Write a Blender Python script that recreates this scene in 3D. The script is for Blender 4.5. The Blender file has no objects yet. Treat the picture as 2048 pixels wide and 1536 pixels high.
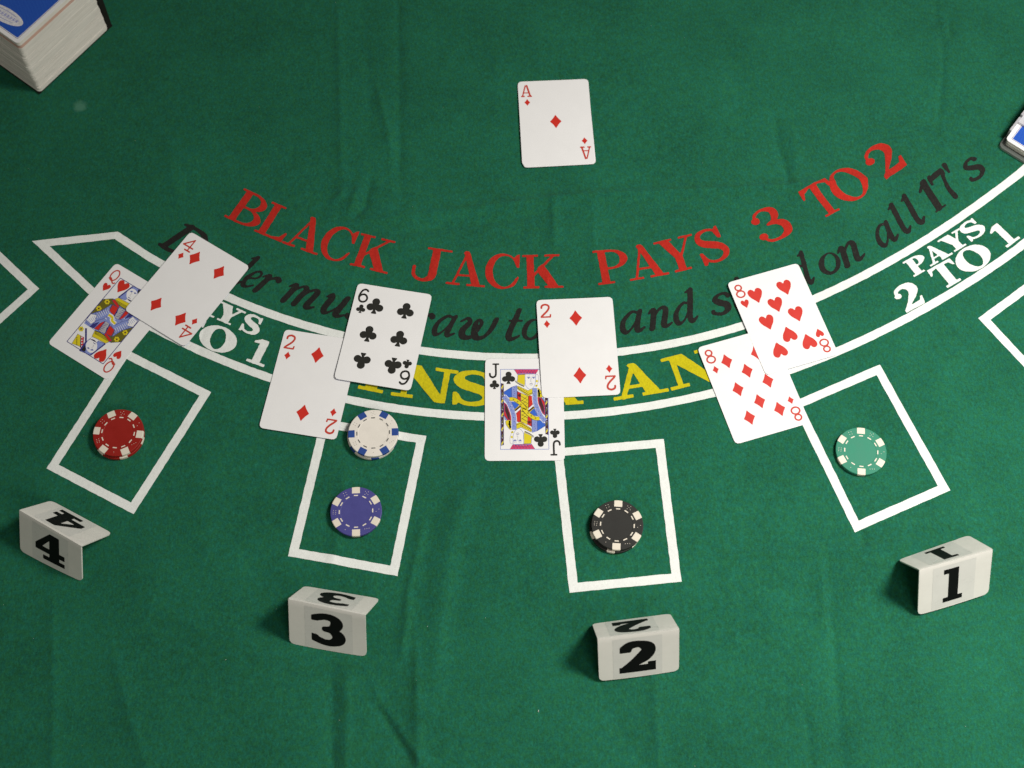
import bpy, bmesh, math, random
import numpy as np
from mathutils import Vector, Matrix
random.seed(7); rng = np.random.default_rng(7)
sc = bpy.context.scene
COL = sc.collection
MM = 0.001
# ------------------------------------------------------------------ camera
TILT, ROLL, DIST = 0.416447, -0.015305, 1.100940
CAM = Vector((0, -DIST*math.sin(TILT), DIST*math.cos(TILT)))
_f = -CAM.normalized(); _r0 = Vector((1, 0, 0)); _u0 = _r0.cross(_f)
_r = _r0*math.cos(ROLL) + _u0*math.sin(ROLL)
_u = -_r0*math.sin(ROLL) + _u0*math.cos(ROLL)
cd = bpy.data.cameras.new('camera'); cam = bpy.data.objects.new('camera', cd); COL.objects.link(cam)
m = Matrix((( _r.x, _u.x, -_f.x, CAM.x), (_r.y, _u.y, -_f.y, CAM.y), (_r.z, _u.z, -_f.z, CAM.z), (0, 0, 0, 1)))
cam.matrix_world = m
FPX = 2714.17
cd.sensor_width = 36; cd.lens = FPX/2048*36; cd.clip_start = .02; cd.clip_end = 50
cd.dof.use_dof = True; cd.dof.focus_distance = 1.09; cd.dof.aperture_fstop = 8
sc.camera = cam
# ------------------------------------------------------------------ world, lamps, exposure
w = bpy.data.worlds.new('World'); sc.world = w; w.use_nodes = True
bg = w.node_tree.nodes['Background']; bg.inputs[0].default_value = (1.0, .95, .87, 1); bg.inputs[1].default_value = .10
def area(name, loc, target, size, power, col, spread=180):
    l = bpy.data.lights.new(name, 'AREA'); l.shape = 'RECTANGLE'; l.size = size[0]; l.size_y = size[1]
    l.energy = power; l.color = col; l.spread = math.radians(spread)
    o = bpy.data.objects.new(name, l); COL.objects.link(o); o.location = loc
    o.rotation_euler = (Vector(target)-Vector(loc)).to_track_quat('-Z', 'Y').to_euler(); return o
area('ceiling_lamp', (.98, .11, 1.36), (.40, -.20, 0), (.42, .36), 7.5, (1, .96, .915), 88)
area('fill_lamp', (.70, -1.5, 1.4), (.3, 0, 0), (.9, .5), 10.0, (1, .95, .88))  # added fill light from the near side, lifts the markers' front panels
sc.view_settings.view_transform = 'Standard'; sc.view_settings.look = 'None'
sc.view_settings.exposure = 0.09; sc.view_settings.gamma = 1
sc.render.resolution_x = 1024; sc.render.resolution_y = 768
sc.render.engine = 'CYCLES'

# ------------------------------------------------------------------ helpers
def U(px, py, z=0.0):
    """point of the table (mm) that the survey of the photograph gives for a mark, at height z (mm)"""
    d = _r*((px-1024)/FPX) + _u*(-(py-768)/FPX) + _f
    t = (z*MM - CAM.z)/d.z
    p = CAM + d*t
    return np.array([p.x/MM, p.y/MM])

def tag(o, label=None, cat=None, group=None, kind=None):
    if label: o['label'] = label
    if cat: o['category'] = cat
    if group: o['group'] = group
    if kind: o['kind'] = kind
    return o
def empty(name, loc=(0, 0, 0), rz=0):
    o = bpy.data.objects.new(name, None); COL.objects.link(o); o.location = loc
    o.rotation_euler = (0, 0, rz); o.empty_display_size = .01; return o
def mesh_obj(name, verts, faces, mats, parent=None, smooth=False, fmats=None, mm=True):
    me = bpy.data.meshes.new(name)
    s = MM if mm else 1
    me.from_pydata([(v[0]*s, v[1]*s, v[2]*s) for v in verts], [], faces)
    for mt in (mats if isinstance(mats, (list, tuple)) else [mats]): me.materials.append(mt)
    if fmats is not None: me.polygons.foreach_set('material_index', fmats)
    if smooth: me.polygons.foreach_set('use_smooth', [True]*len(me.polygons))
    me.update()
    o = bpy.data.objects.new(name, me); COL.objects.link(o)
    if parent: o.parent = parent
    return o

# ------------------------------------------------------------------ materials
def new_mat(name):
    mt = bpy.data.materials.new(name); mt.use_nodes = True
    nt = mt.node_tree; return mt, nt, nt.nodes['Principled BSDF']
def coords(nt):
    n = nt.nodes.new('ShaderNodeNewGeometry'); return n.outputs['Position']
def noise(nt, vec, scale, detail=3, rough=.5, stretch=None, rot=0):
    if stretch:
        mp = nt.nodes.new('ShaderNodeMapping'); mp.inputs['Scale'].default_value = stretch
        mp.inputs['Rotation'].default_value = (0, 0, rot)
        nt.links.new(vec, mp.inputs[0]); vec = mp.outputs[0]
    n = nt.nodes.new('ShaderNodeTexNoise'); n.inputs['Scale'].default_value = scale
    n.inputs['Detail'].default_value = detail; n.inputs['Roughness'].default_value = rough
    nt.links.new(vec, n.inputs['Vector']); return n.outputs[0]
def math_n(nt, op, a, b):
    n = nt.nodes.new('ShaderNodeMath'); n.operation = op
    for i, v in enumerate((a, b)):
        if isinstance(v, (int, float)): n.inputs[i].default_value = v
        else: nt.links.new(v, n.inputs[i])
    return n.outputs[0]
def mapr(nt, v, a, b, c, d):
    n = nt.nodes.new('ShaderNodeMapRange'); nt.links.new(v, n.inputs[0])
    for i, x in enumerate((a, b, c, d)): n.inputs[i+1].default_value = x
    return n.outputs[0]
def mixc(nt, fac, a, b, mode='MIX'):
    n = nt.nodes.new('ShaderNodeMix'); n.data_type = 'RGBA'; n.blend_type = mode
    if isinstance(fac, (int, float)): n.inputs[0].default_value = fac
    else: nt.links.new(fac, n.inputs[0])
    for k, v in ((6, a), (7, b)):
        if isinstance(v, tuple): n.inputs[k].default_value = (*v, 1)
        else: nt.links.new(v, n.inputs[k])
    return n.outputs[2]
def felt_mat(name, base, fleck, amt, spread=.25, stain=None, drift=0.0):
    mt, nt, b = new_mat(name)
    P = coords(nt)
    fine = noise(nt, P, 900, 3, .65)
    fib = noise(nt, P, 560, 4, .7, (1, .55, 1), .3)
    mid = noise(nt, P, 110, 4, .6)
    big = noise(nt, P, 16, 3, .5)
    s = math_n(nt, 'ADD', math_n(nt, 'MULTIPLY', fine, .34), math_n(nt, 'ADD', math_n(nt, 'MULTIPLY', fib, .36), math_n(nt, 'ADD', math_n(nt, 'MULTIPLY', mid, .13), math_n(nt, 'MULTIPLY', big, .17))))
    k = mapr(nt, s, .36, .64, 1-spread*1.6, 1+spread*1.6)
    c = mixc(nt, mapr(nt, fib, .60, .80, 0, amt), base, fleck)
    # hue drift between threads (blue-green to yellow-green)
    hue = mapr(nt, noise(nt, P, 260, 2, .6), .42, .58, 0, 1)
    if drift: c = mixc(nt, hue, mixc(nt, 1.0, c, (1.08, .97, .84), 'MULTIPLY'), mixc(nt, 1.0, c, (.90, 1.0, 1.16), 'MULTIPLY'))
    kk = nt.nodes.new('ShaderNodeCombineColor')
    for i in range(3): nt.links.new(k, kk.inputs[i])
    c = mixc(nt, 1.0, c, kk.outputs[0], 'MULTIPLY')
    if stain is not None:
        for (sx, sy, r, col, strength) in stain:
            d = nt.nodes.new('ShaderNodeVectorMath'); d.operation = 'DISTANCE'
            nt.links.new(P, d.inputs[0]); d.inputs[1].default_value = (sx*MM, sy*MM, 0)
            dd = math_n(nt, 'ADD', d.outputs['Value'], math_n(nt, 'MULTIPLY', math_n(nt, 'SUBTRACT', mid, .5), r*MM*1.6))
            c = mixc(nt, mapr(nt, dd, r*MM, r*MM*.35, 0, strength), c, col)
    nt.links.new(c, b.inputs['Base Color'])
    b.inputs['Roughness'].default_value = .92; b.inputs['Specular IOR Level'].default_value = .12
    b.inputs['Sheen Weight'].default_value = .06; b.inputs['Sheen Roughness'].default_value = .5
    bp = nt.nodes.new('ShaderNodeBump'); bp.inputs['Strength'].default_value = .55; bp.inputs['Distance'].default_value = .0005
    crumple = noise(nt, P, 38, 3, .55)
    hh = math_n(nt, 'ADD', math_n(nt, 'MULTIPLY', fib, .5), math_n(nt, 'ADD', math_n(nt, 'MULTIPLY', fine, .3), math_n(nt, 'MULTIPLY', crumple, 3.4)))
    nt.links.new(hh, bp.inputs['Height']); nt.links.new(bp.outputs[0], b.inputs['Normal'])
    return mt
def plain(name, col, rough=.5, spec=.4, var=.06, vscale=120, bump=0, coat=0):
    mt, nt, b = new_mat(name)
    tc = nt.nodes.new('ShaderNodeTexCoord').outputs['Object']
    n = noise(nt, tc, vscale, 4, .6)
    k = mapr(nt, n, .3, .7, 1-var, 1+var)
    kk = nt.nodes.new('ShaderNodeCombineColor')
    for i in range(3): nt.links.new(k, kk.inputs[i])
    nt.links.new(mixc(nt, 1.0, tuple(col), kk.outputs[0], 'MULTIPLY'), b.inputs['Base Color'])
    nt.links.new(mapr(nt, n, .3, .7, max(rough-.06, .02), rough+.06), b.inputs['Roughness'])
    b.inputs['Specular IOR Level'].default_value = spec
    b.inputs['Coat Weight'].default_value = coat
    if bump:
        bp = nt.nodes.new('ShaderNodeBump'); bp.inputs['Strength'].default_value = bump; bp.inputs['Distance'].default_value = .0002
        nt.links.new(noise(nt, tc, vscale*6, 3, .6), bp.inputs['Height']); nt.links.new(bp.outputs[0], b.inputs['Normal'])
    return mt
s0 = U(161, 213); 
FELT = felt_mat('green_felt', (.0118, .118, .061), (.026, .17, .088), .5, .27,
                [(s0[0], s0[1], 7, (.08, .24, .16), .75), (*U(232, 795), 9, (.03, .17, .08), .4)], 1.0)
F_WHITE = felt_mat('white_print', (.79, .82, .78), (.55, .68, .58), .8, .07)
F_RED = felt_mat('red_print', (.44, .022, .013), (.50, .05, .035), .6, .16)
F_BLACK = felt_mat('black_print', (.0175, .017, .015), (.02, .06, .035), .5, .25)
F_YEL = felt_mat('yellow_print', (.56, .49, .010), (.44, .37, .006), .5, .14)
CARD = plain('card_paper', (.85, .85, .84), .42, .35, .012, 60)
INKR = plain('red_ink', (.60, .030, .018), .42, .35, .03)
INKR2 = plain('thin_red_ink', (.54, .055, .035), .42, .35, .03)
INKK = plain('black_ink', (.022, .022, .018), .42, .35, .03)
INKB = plain('blue_ink', (.035, .13, .58), .42, .35, .05)
INKL = plain('lilac_ink', (.24, .30, .62), .42, .35, .05)
INKY = plain('yellow_ink', (.72, .60, .02), .42, .35, .04)
INKO = plain('olive_ink', (.15, .135, .014), .42, .35, .1)
INKP = plain('crimson_ink', (.62, .05, .13), .42, .35, .05)
INKN = plain('navy_ink', (.04, .04, .20), .42, .35, .05)
INKG = plain('grey_ink', (.45, .44, .46), .42, .35, .08)
INKBR = plain('dark_brown_ink', (.07, .02, .015), .42, .35, .05)
BACKB = plain('card_back_blue', (.012, .085, .50), .35, .4, .08, 300)

# ------------------------------------------------------------------ shapes as signed fields -> meshes (flat print, pips, numerals)
def catmull(pts, n=8, closed=False):
    P = np.array(pts, float); m = len(P); out = []
    rg = range(m) if closed else range(m-1)
    for i in rg:
        if closed: a, b, c, d = P[(i-1) % m], P[i], P[(i+1) % m], P[(i+2) % m]
        else: a, b, c, d = P[max(i-1, 0)], P[i], P[i+1], P[min(i+2, m-1)]
        for k in range(n):
            t = k/n
            out.append(.5*((2*b) + (-a+c)*t + (2*a-5*b+4*c-d)*t*t + (-a+3*b-3*c+d)*t**3))
    if not closed: out.append(P[-1])
    return np.array(out)
def f_poly(pts):
    P = np.array(pts, float)
    def f(X, Y):
        d = np.full(X.shape, 1e9); ins = np.zeros(X.shape, bool)
        for i in range(len(P)):
            a, b = P[i], P[(i+1) % len(P)]
            ex, ey = b-a; wx, wy = X-a[0], Y-a[1]
            t = np.clip((wx*ex+wy*ey)/(ex*ex+ey*ey+1e-12), 0, 1)
            d = np.minimum(d, (wx-ex*t)**2+(wy-ey*t)**2)
            c = (a[1] > Y) != (b[1] > Y)
            with np.errstate(divide='ignore', invalid='ignore'):
                xi = (b[0]-a[0])*(Y-a[1])/((b[1]-a[1]) if b[1] != a[1] else 1e-12)+a[0]
            ins ^= c & (X < xi)
        d = np.sqrt(d); return np.where(ins, -d, d)
    return f
def f_rect(x0, y0, x1, y1): return f_poly([(x0, y0), (x1, y0), (x1, y1), (x0, y1)])
def f_ell(cx, cy, rx, ry, rot=0):
    c, s = math.cos(rot), math.sin(rot)
    def f(X, Y):
        x, y = X-cx, Y-cy; x, y = c*x+s*y, -s*x+c*y
        k = np.sqrt((x/rx)**2+(y/ry)**2); g = np.sqrt((x/rx**2)**2+(y/ry**2)**2)+1e-9
        return k*(k-1)/g
    return f
def f_stroke(pts, wd, n=6, smooth=True):
    P = np.array([(*p, w_) for p, w_ in zip(pts, wd if hasattr(wd, '__len__') else [wd]*len(pts))], float)
    if smooth and len(P) > 2: P = catmull(P, n)
    def f(X, Y):
        d = np.full(X.shape, 1e9)
        for a, b in zip(P[:-1], P[1:]):
            ex, ey = b[:2]-a[:2]; wx, wy = X-a[0], Y-a[1]
            t = np.clip((wx*ex+wy*ey)/(ex*ex+ey*ey+1e-12), 0, 1)
            d = np.minimum(d, np.hypot(wx-ex*t, wy-ey*t)-.5*(a[2]+(b[2]-a[2])*t))
        return d
    return f
def field(ops, X, Y):
    F = np.full(X.shape, 1e9)
    for s, f in ops:
        F = np.minimum(F, f(X, Y)) if s == '+' else np.maximum(F, -f(X, Y))
    return F
def contour(ops, box, cell):
    x0, y0, x1, y1 = box
    nx = int((x1-x0)/cell)+2; ny = int((y1-y0)/cell)+2
    xs = x0+cell*np.arange(nx); ys = y0+cell*np.arange(ny)
    X, Y = np.meshgrid(xs, ys); F = field(ops, X, Y); F[np.abs(F) < 1e-6] = -1e-6
    V = []; idx = {}; faces = []
    def vert(key, p):
        if key not in idx: idx[key] = len(V); V.append(p)
        return idx[key]
    I = F < 0
    anyin = I[:-1, :-1] | I[:-1, 1:] | I[1:, :-1] | I[1:, 1:]
    for j, i in zip(*np.nonzero(anyin)):
        cs = [(j, i), (j, i+1), (j+1, i+1), (j+1, i)]; poly = []
        for k in range(4):
            a, b = cs[k], cs[(k+1) % 4]; fa, fb = F[a], F[b]
            if fa < 0: poly.append(vert(a, (xs[a[1]], ys[a[0]])))
            if (fa < 0) != (fb < 0):
                lo, hi = (a, b) if a < b else (b, a)
                t = F[lo]/(F[lo]-F[hi])
                poly.append(vert((lo, hi), (xs[lo[1]]*(1-t)+xs[hi[1]]*t, ys[lo[0]]*(1-t)+ys[hi[0]]*t)))
        poly = [p for q, p in enumerate(poly) if p != poly[q-1]]
        if len(poly) >= 3: faces.append(poly)
    return np.array(V), faces

# ------------------------------------------------------------------ letter shapes (cap height 1)
def Dsh(x0, y0, x1, y1, e=.62):
    cy = (y0+y1)/2; ry = (y1-y0)/2; xm = x0+(x1-x0)*(1-e); rx = x1-xm
    pts = [(x0, y0)]+[(xm+rx*math.cos(a), cy+ry*math.sin(a)) for a in np.linspace(-math.pi/2, math.pi/2, 17)]+[(x0, y1)]
    return f_poly(pts)
def cap(ch, t=.19, h=.07):
    s = h*.95; R = f_rect
    if ch == 'B':
        return [('+', Dsh(.12, .47, .86, 1)), ('+', Dsh(.12, 0, .95, .54)), ('-', Dsh(.12+t, .47+h, .86-t*1.0, 1-h)), ('-', Dsh(.12+t, h, .95-t*1.05, .47)),
                ('+', R(0, 0, .3, s)), ('+', R(0, 1-s, .3, 1))], .95
    if ch == 'P':
        return [('+', R(.12, 0, .12+t, 1)), ('+', Dsh(.12, .42, .88, 1)), ('-', Dsh(.12+t, .42+h, .88-t, 1-h)), ('+', R(.12, 0, .12+t, 1)),
                ('+', R(0, 0, .24+t, s)), ('+', R(0, 1-s, .3, 1))], .88
    if ch == 'R':
        return [('+', Dsh(.12, .44, .86, 1)), ('-', Dsh(.12+t, .44+h, .86-t, 1-h)), ('+', R(.12, 0, .12+t, 1)), ('+', f_poly([(.42, .5), (.42+t*1.1, .5), (.98, .0), (.98-t*1.3, 0)])),
                ('+', R(0, 0, .24+t, s)), ('+', R(0, 1-s, .3, 1)), ('+', R(.62, 0, 1.06, s))], 1.06
    if ch == 'L':
        return [('+', R(.12, 0, .12+t, 1)), ('+', R(0, 0, .85, s)), ('+', R(0, 1-s, .26+t, 1)), ('+', f_poly([(.55, 0), (.84, 0), (.87, .30), (.81, .30), (.72, .12), (.5, s)]))], .87
    if ch == 'E':
        return [('+', R(.12, 0, .12+t, 1)), ('+', R(0, 0, .85, s)), ('+', R(0, 1-s, .83, 1)), ('+', R(.2, .47, .6, .47+h)), ('+', f_poly([(.55, 0), (.84, 0), (.88, .30), (.81, .30), (.72, .12), (.5, s)])),
                ('+', f_poly([(.55, 1), (.82, 1), (.82, .72), (.76, .72), (.7, .88), (.5, 1-s)])), ('+', R(.55, .36, .62, .64))], .88
    if ch == 'I':
        return [('+', R(.14, 0, .14+t, 1)), ('+', R(0, 0, .28+t, s)), ('+', R(0, 1-s, .28+t, 1))], .28+t
    if ch == 'T':
        c = .47
        return [('+', R(c-t/2, 0, c+t/2, 1)), ('+', R(.02, 1-s, .92, 1)), ('+', R(c-t/2-.13, 0, c+t/2+.13, s)),
                ('+', f_poly([(.02, 1), (0, .70), (.06, .70), (.14, .87), (.32, 1-s)])), ('+', f_poly([(.92, 1), (.94, .70), (.88, .70), (.8, .87), (.62, 1-s)]))], .94
    if ch == 'A':
        return [('+', f_stroke([(.19, .03), (.49, .95)], h*.95)), ('+', f_poly([(.385, .97), (.43, 1.02), (.52, 1.02), (.56, .97), (.94, 0), (.94-t*1.12, 0), (.44, .86)])),
                ('+', R(.26, .27, .68, .27+h*.9)), ('+', R(0, 0, .38, s)), ('+', R(.56, 0, 1.06, s))], 1.06
    if ch == 'C':
        ri = .46-t*.98
        return [('+', f_ell(.45, .5, .45, .525)), ('-', f_ell(.45+t*.32, .5, .45-t*.66, .525-h)), ('-', f_poly([(.52, .34), (1.1, .34), (1.1, .66), (.52, .66)])),
                ('-', f_poly([(.80, .3), (1.2, .3), (1.2, .8), (.80, .8)])), ('+', f_poly([(.82, .62), (.89, .62), (.89, 1.02), (.82, 1.0), (.72, .88)])),
                ('+', f_stroke([(.55, .01), (.74, .10), (.86, .32)], [h*.8, h*1.15, h*.8]))], .91
    if ch == 'K':
        return [('+', R(.12, 0, .12+t, 1)), ('+', R(0, 0, .25+t, s)), ('+', R(0, 1-s, .25+t, 1)), ('+', f_stroke([(.28, .36), (.88, .97)], h*1.05)),
                ('+', f_poly([(.43, .62), (.43+t*.75, .72), (1.02, 0), (1.02-t*1.35, 0), (.40, .52)])), ('+', R(.62, 1-s, 1.05, 1)), ('+', R(.60, 0, 1.13, s))], 1.13
    if ch == 'J':
        return [('+', R(.42, .22, .42+t, 1)), ('+', R(.28, 1-s, .90, 1)), ('+', f_stroke([(.42+t/2, .26), (.42+t*.38, .12), (.33, .02), (.17, .05), (.06, .17), (.05, .38)], [t, t*.85, h*1.4, h*1.3, h*1.3, h*1.25]))], .90
    if ch == 'Y':
        c = .52
        return [('+', R(c-t/2, 0, c+t/2, .46)), ('+', f_poly([(.10, 1), (.10+t*1.35, 1), (c+t*.55, .42), (c-t/2, .40)])), ('+', f_stroke([(c+t*.3, .42), (.88, .96)], h*.95)),
                ('+', R(0, 1-s, .48, 1)), ('+', R(.66, 1-s, 1.04, 1)), ('+', R(c-t/2-.13, 0, c+t/2+.13, s))], 1.04
    if ch == 'N':
        return [('+', R(.16, 0, .16+h, 1)), ('+', R(.84, .0, .84+h, 1)), ('+', f_poly([(.08, 1), (.12+t*1.2, 1), (.84+h, .0), (.84+h, -.03), (.76, -.03)])),
                ('+', R(0, 1-s, .3, 1)), ('+', R(.68, 1-s, 1.08, 1)), ('+', R(0, 0, .38, s))], 1.08
    if ch == 'U':
        return [('+', R(.12, .3, .12+t, 1)), ('+', R(.82, .3, .82+h, 1)), ('+', f_stroke([(.12+t/2, .34), (.15+t/2, .15), (.42, .03), (.7, .08), (.82+h/2, .34)], [t, t*.9, h*1.6, h*1.2, h])),
                ('+', R(0, 1-s, .25+t, 1)), ('+', R(.68, 1-s, 1.04, 1))], 1.04
    if ch == 'O':
        return [('+', f_ell(.49, .5, .49, .525)), ('-', f_ell(.49, .5, .49-t*1.02, .525-h, .12))], .98
    if ch == 'S':
        a = t
        return [('+', f_stroke([(.70, .78), (.60, .92), (.40, .975), (.19, .90), (.13, .74), (.22, .61), (.42, .52), (.62, .43), (.73, .27), (.64, .10), (.42, .025), (.2, .09), (.10, .28)],
                                [h, h*1.1, h*1.2, a*.62, a*.85, a*.98, a*1.02, a*.98, a*.88, a*.62, h*1.2, h*1.1, h])),
                ('+', f_poly([(.66, .66), (.75, .66), (.74, 1.02), (.68, 1.02), (.58, .90)])), ('+', f_poly([(.03, .36), (.11, .36), (.20, .12), (.12, -.02), (.04, -.02)]))], .83
    if ch == '3':
        return [('+', f_stroke([(.13, .76), (.20, .92), (.40, .98), (.60, .90), (.64, .74), (.54, .58), (.36, .52)], [h, h*1.2, h*1.2, t*.8, t*.95, t*.6, h])),
                ('+', f_stroke([(.36, .52), (.58, .50), (.74, .36), (.72, .14), (.48, .03), (.24, .05), (.11, .20)], [h, t*.7, t*1.05, t*.95, h*1.3, h*1.2, h])),
                ('+', f_ell(.14, .74, .105, .10)), ('+', f_ell(.12, .24, .105, .10))], .83
    if ch == '2':
        return [('+', f_stroke([(.10, .70), (.17, .90), (.38, .975), (.60, .88), (.66, .70), (.54, .50), (.30, .26), (.10, .08)], [h, h*1.3, h*1.6, t*.95, t*1.05, t*.8, h*1.3, h])),
                ('+', f_ell(.13, .70, .115, .105)), ('+', f_poly([(.04, 0), (.72, 0), (.80, .34), (.73, .34), (.64, .2), (.40, .19), (.22, .22), (.04, .10)]))], .80
    if ch == '1':
        return [('+', R(.24, 0, .24+t, .98)), ('+', R(.06, 0, .46+t, s*1.1)), ('+', f_poly([(.24+t, 1.0), (.24, 1.0), (.02, .86), (.02, .79), (.24, .82)]))], .50+t
    if ch == '4':
        return [('+', R(.46, .12, .46+t*1.1, 1)), ('+', f_poly([(.46, 1), (.46+t, 1), (.22, .42), (0, .42), (0, .30), (.05, .30)])), ('+', R(0, .26, .92, .26+h*1.5)),
                ('-', f_poly([(.46, .72), (.46, .26+h*1.5), (.22, .26+h*1.5)])), ('+', R(.28, 0, .92, h*1.6))], .92
# heavy numerals of the place markers
def heavy(ch):
    R = f_rect
    if ch == '1':
        return [('+', R(.20, 0, .60, 1)), ('+', R(0, 0, .78, .14)), ('+', R(0, .86, .5, 1))], .78
    if ch == '2':
        return [('+', f_stroke([(.15, .72), (.30, .88), (.58, .90), (.80, .74), (.72, .52), (.42, .30), (.16, .14)], [.36, .26, .22, .38, .36, .24, .20])),
                ('-', R(-.2, .40, .45, .66)), ('-', R(-.3, .5, .02, 1.2)), ('+', f_stroke([(.70, .56), (.42, .32), (.16, .14)], [.34, .26, .2])), ('+', f_poly([(0, 0), (1.0, 0), (1.0, .30), (.78, .30), (.78, .22), (.30, .22), (0, .18)]))], 1.0
    if ch == '3':
        return [('+', f_stroke([(.10, .80), (.36, .90), (.62, .88), (.74, .72), (.60, .55), (.38, .52)], [.24, .20, .24, .36, .22, .14])),
                ('+', f_stroke([(.38, .50), (.62, .48), (.80, .28), (.62, .11), (.36, .09), (.06, .21)], [.14, .22, .38, .24, .20, .26])),
                ('-', f_poly([(-.3, .34), (.30, .29), (.30, .74), (-.3, .72)])), ('-', R(-.4, -.2, .01, 1.2)), ('-', f_ell(.34, .69, .16, .085)), ('-', f_ell(.36, .31, .17, .10)), ('+', R(.34, .46, .62, .56))], 1.0
    if ch == '4':
        return [('+', R(.48, .0, .82, 1)), ('+', f_poly([(.50, 1), (.82, 1), (.34, .44), (.34, .28), (0, .28), (0, .46)])), ('+', R(0, .26, 1.0, .44)),
                ('-', f_poly([(.48, .74), (.48, .44), (.24, .44)])), ('+', R(.26, 0, 1.0, .15)), ('-', R(.82, .15, 1.1, .26)), ('-', R(.2, .15, .48, .26))], 1.0
# card index characters: thin lines
def index_glyph(ch):
    w_ = .14
    def S(p, w=w_, sm=True): return ('+', f_stroke(p, w, 6, sm))
    if ch == 'A':
        return [S([(.10, .05), (.42, .95)], .125, False), S([(.42, .95), (.55, .95)], .11, False), S([(.56, .95), (.86, .05)], .17, False), S([(.25, .34), (.75, .34)], .08, False), S([(.0, .04), (.28, .04)], .11, False), S([(.62, .04), (.98, .04)], .11, False)], .98
    if ch == '2':
        return [S([(.08, .72), (.12, .88), (.34, .97), (.58, .88), (.60, .68), (.44, .44), (.16, .18), (.05, .05)]), S([(.04, .04), (.68, .04)], .11, False), S([(.68, .04), (.70, .20)], .11, False)], .74
    if ch == '4':
        return [S([(.60, .95), (.03, .34)], .11, False), S([(.03, .34), (.86, .34)], .11, False), S([(.60, .95), (.60, .05)], .10, False), S([(.38, .04), (.82, .04)], .11, False)], .88
    if ch == '6':
        return [S([(.62, .86), (.46, .96), (.24, .88), (.10, .62), (.06, .34), (.16, .10), (.36, .03), (.58, .12), (.66, .32), (.56, .52), (.36, .59), (.16, .50), (.07, .36)])], .72
    if ch == '8':
        return [('+', f_ell(.36, .76, .285, .25)), ('-', f_ell(.36, .76, .165, .14)), ('+', f_ell(.36, .28, .355, .29)), ('-', f_ell(.36, .28, .235, .18))], .72
    if ch == 'J':
        return [S([(.46, .95), (.47, .25), (.38, .07), (.22, .03), (.08, .12), (.05, .28)], .135), S([(.28, .96), (.66, .96)], .11, False)], .68
    if ch == 'Q':
        return [('+', f_ell(.36, .54, .33, .46)), ('-', f_ell(.36, .54, .23, .36)), S([(.14, .20), (.28, .26), (.46, .10), (.62, .0), (.74, .08)], .10)], .76
def suit(k):
    if k == 'D':
        P = []
        c = [(0, .5), (.36, 0), (0, -.5), (-.36, 0)]
        for i in range(4):
            a, b = np.array(c[i]), np.array(c[(i+1) % 4])
            for t in np.linspace(0, 1, 6)[:-1]:
                p = a*(1-t)+b*t; P.append(tuple(p*(1-.10*math.sin(math.pi*t))))
        return [('+', f_poly(P))]
    if k == 'H':
        return [('+', f_poly(catmull([(0, .30), (.10, .44), (.26, .49), (.42, .38), (.45, .18), (.34, -.08), (.16, -.30), (.02, -.50), (-.02, -.50), (-.16, -.30), (-.34, -.08), (-.45, .18), (-.42, .38), (-.26, .49), (-.10, .44)], 5, True)))]
    if k == 'C':
        return [('+', f_ell(0, .27, .225, .225)), ('+', f_ell(-.26, -.10, .225, .225)), ('+', f_ell(.26, -.10, .225, .225)), ('+', f_ell(0, .02, .13, .16)),
                ('+', f_poly([(-.03, 0), (.03, 0), (.06, -.26), (.18, -.5), (-.18, -.5), (-.06, -.26)]))]

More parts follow.
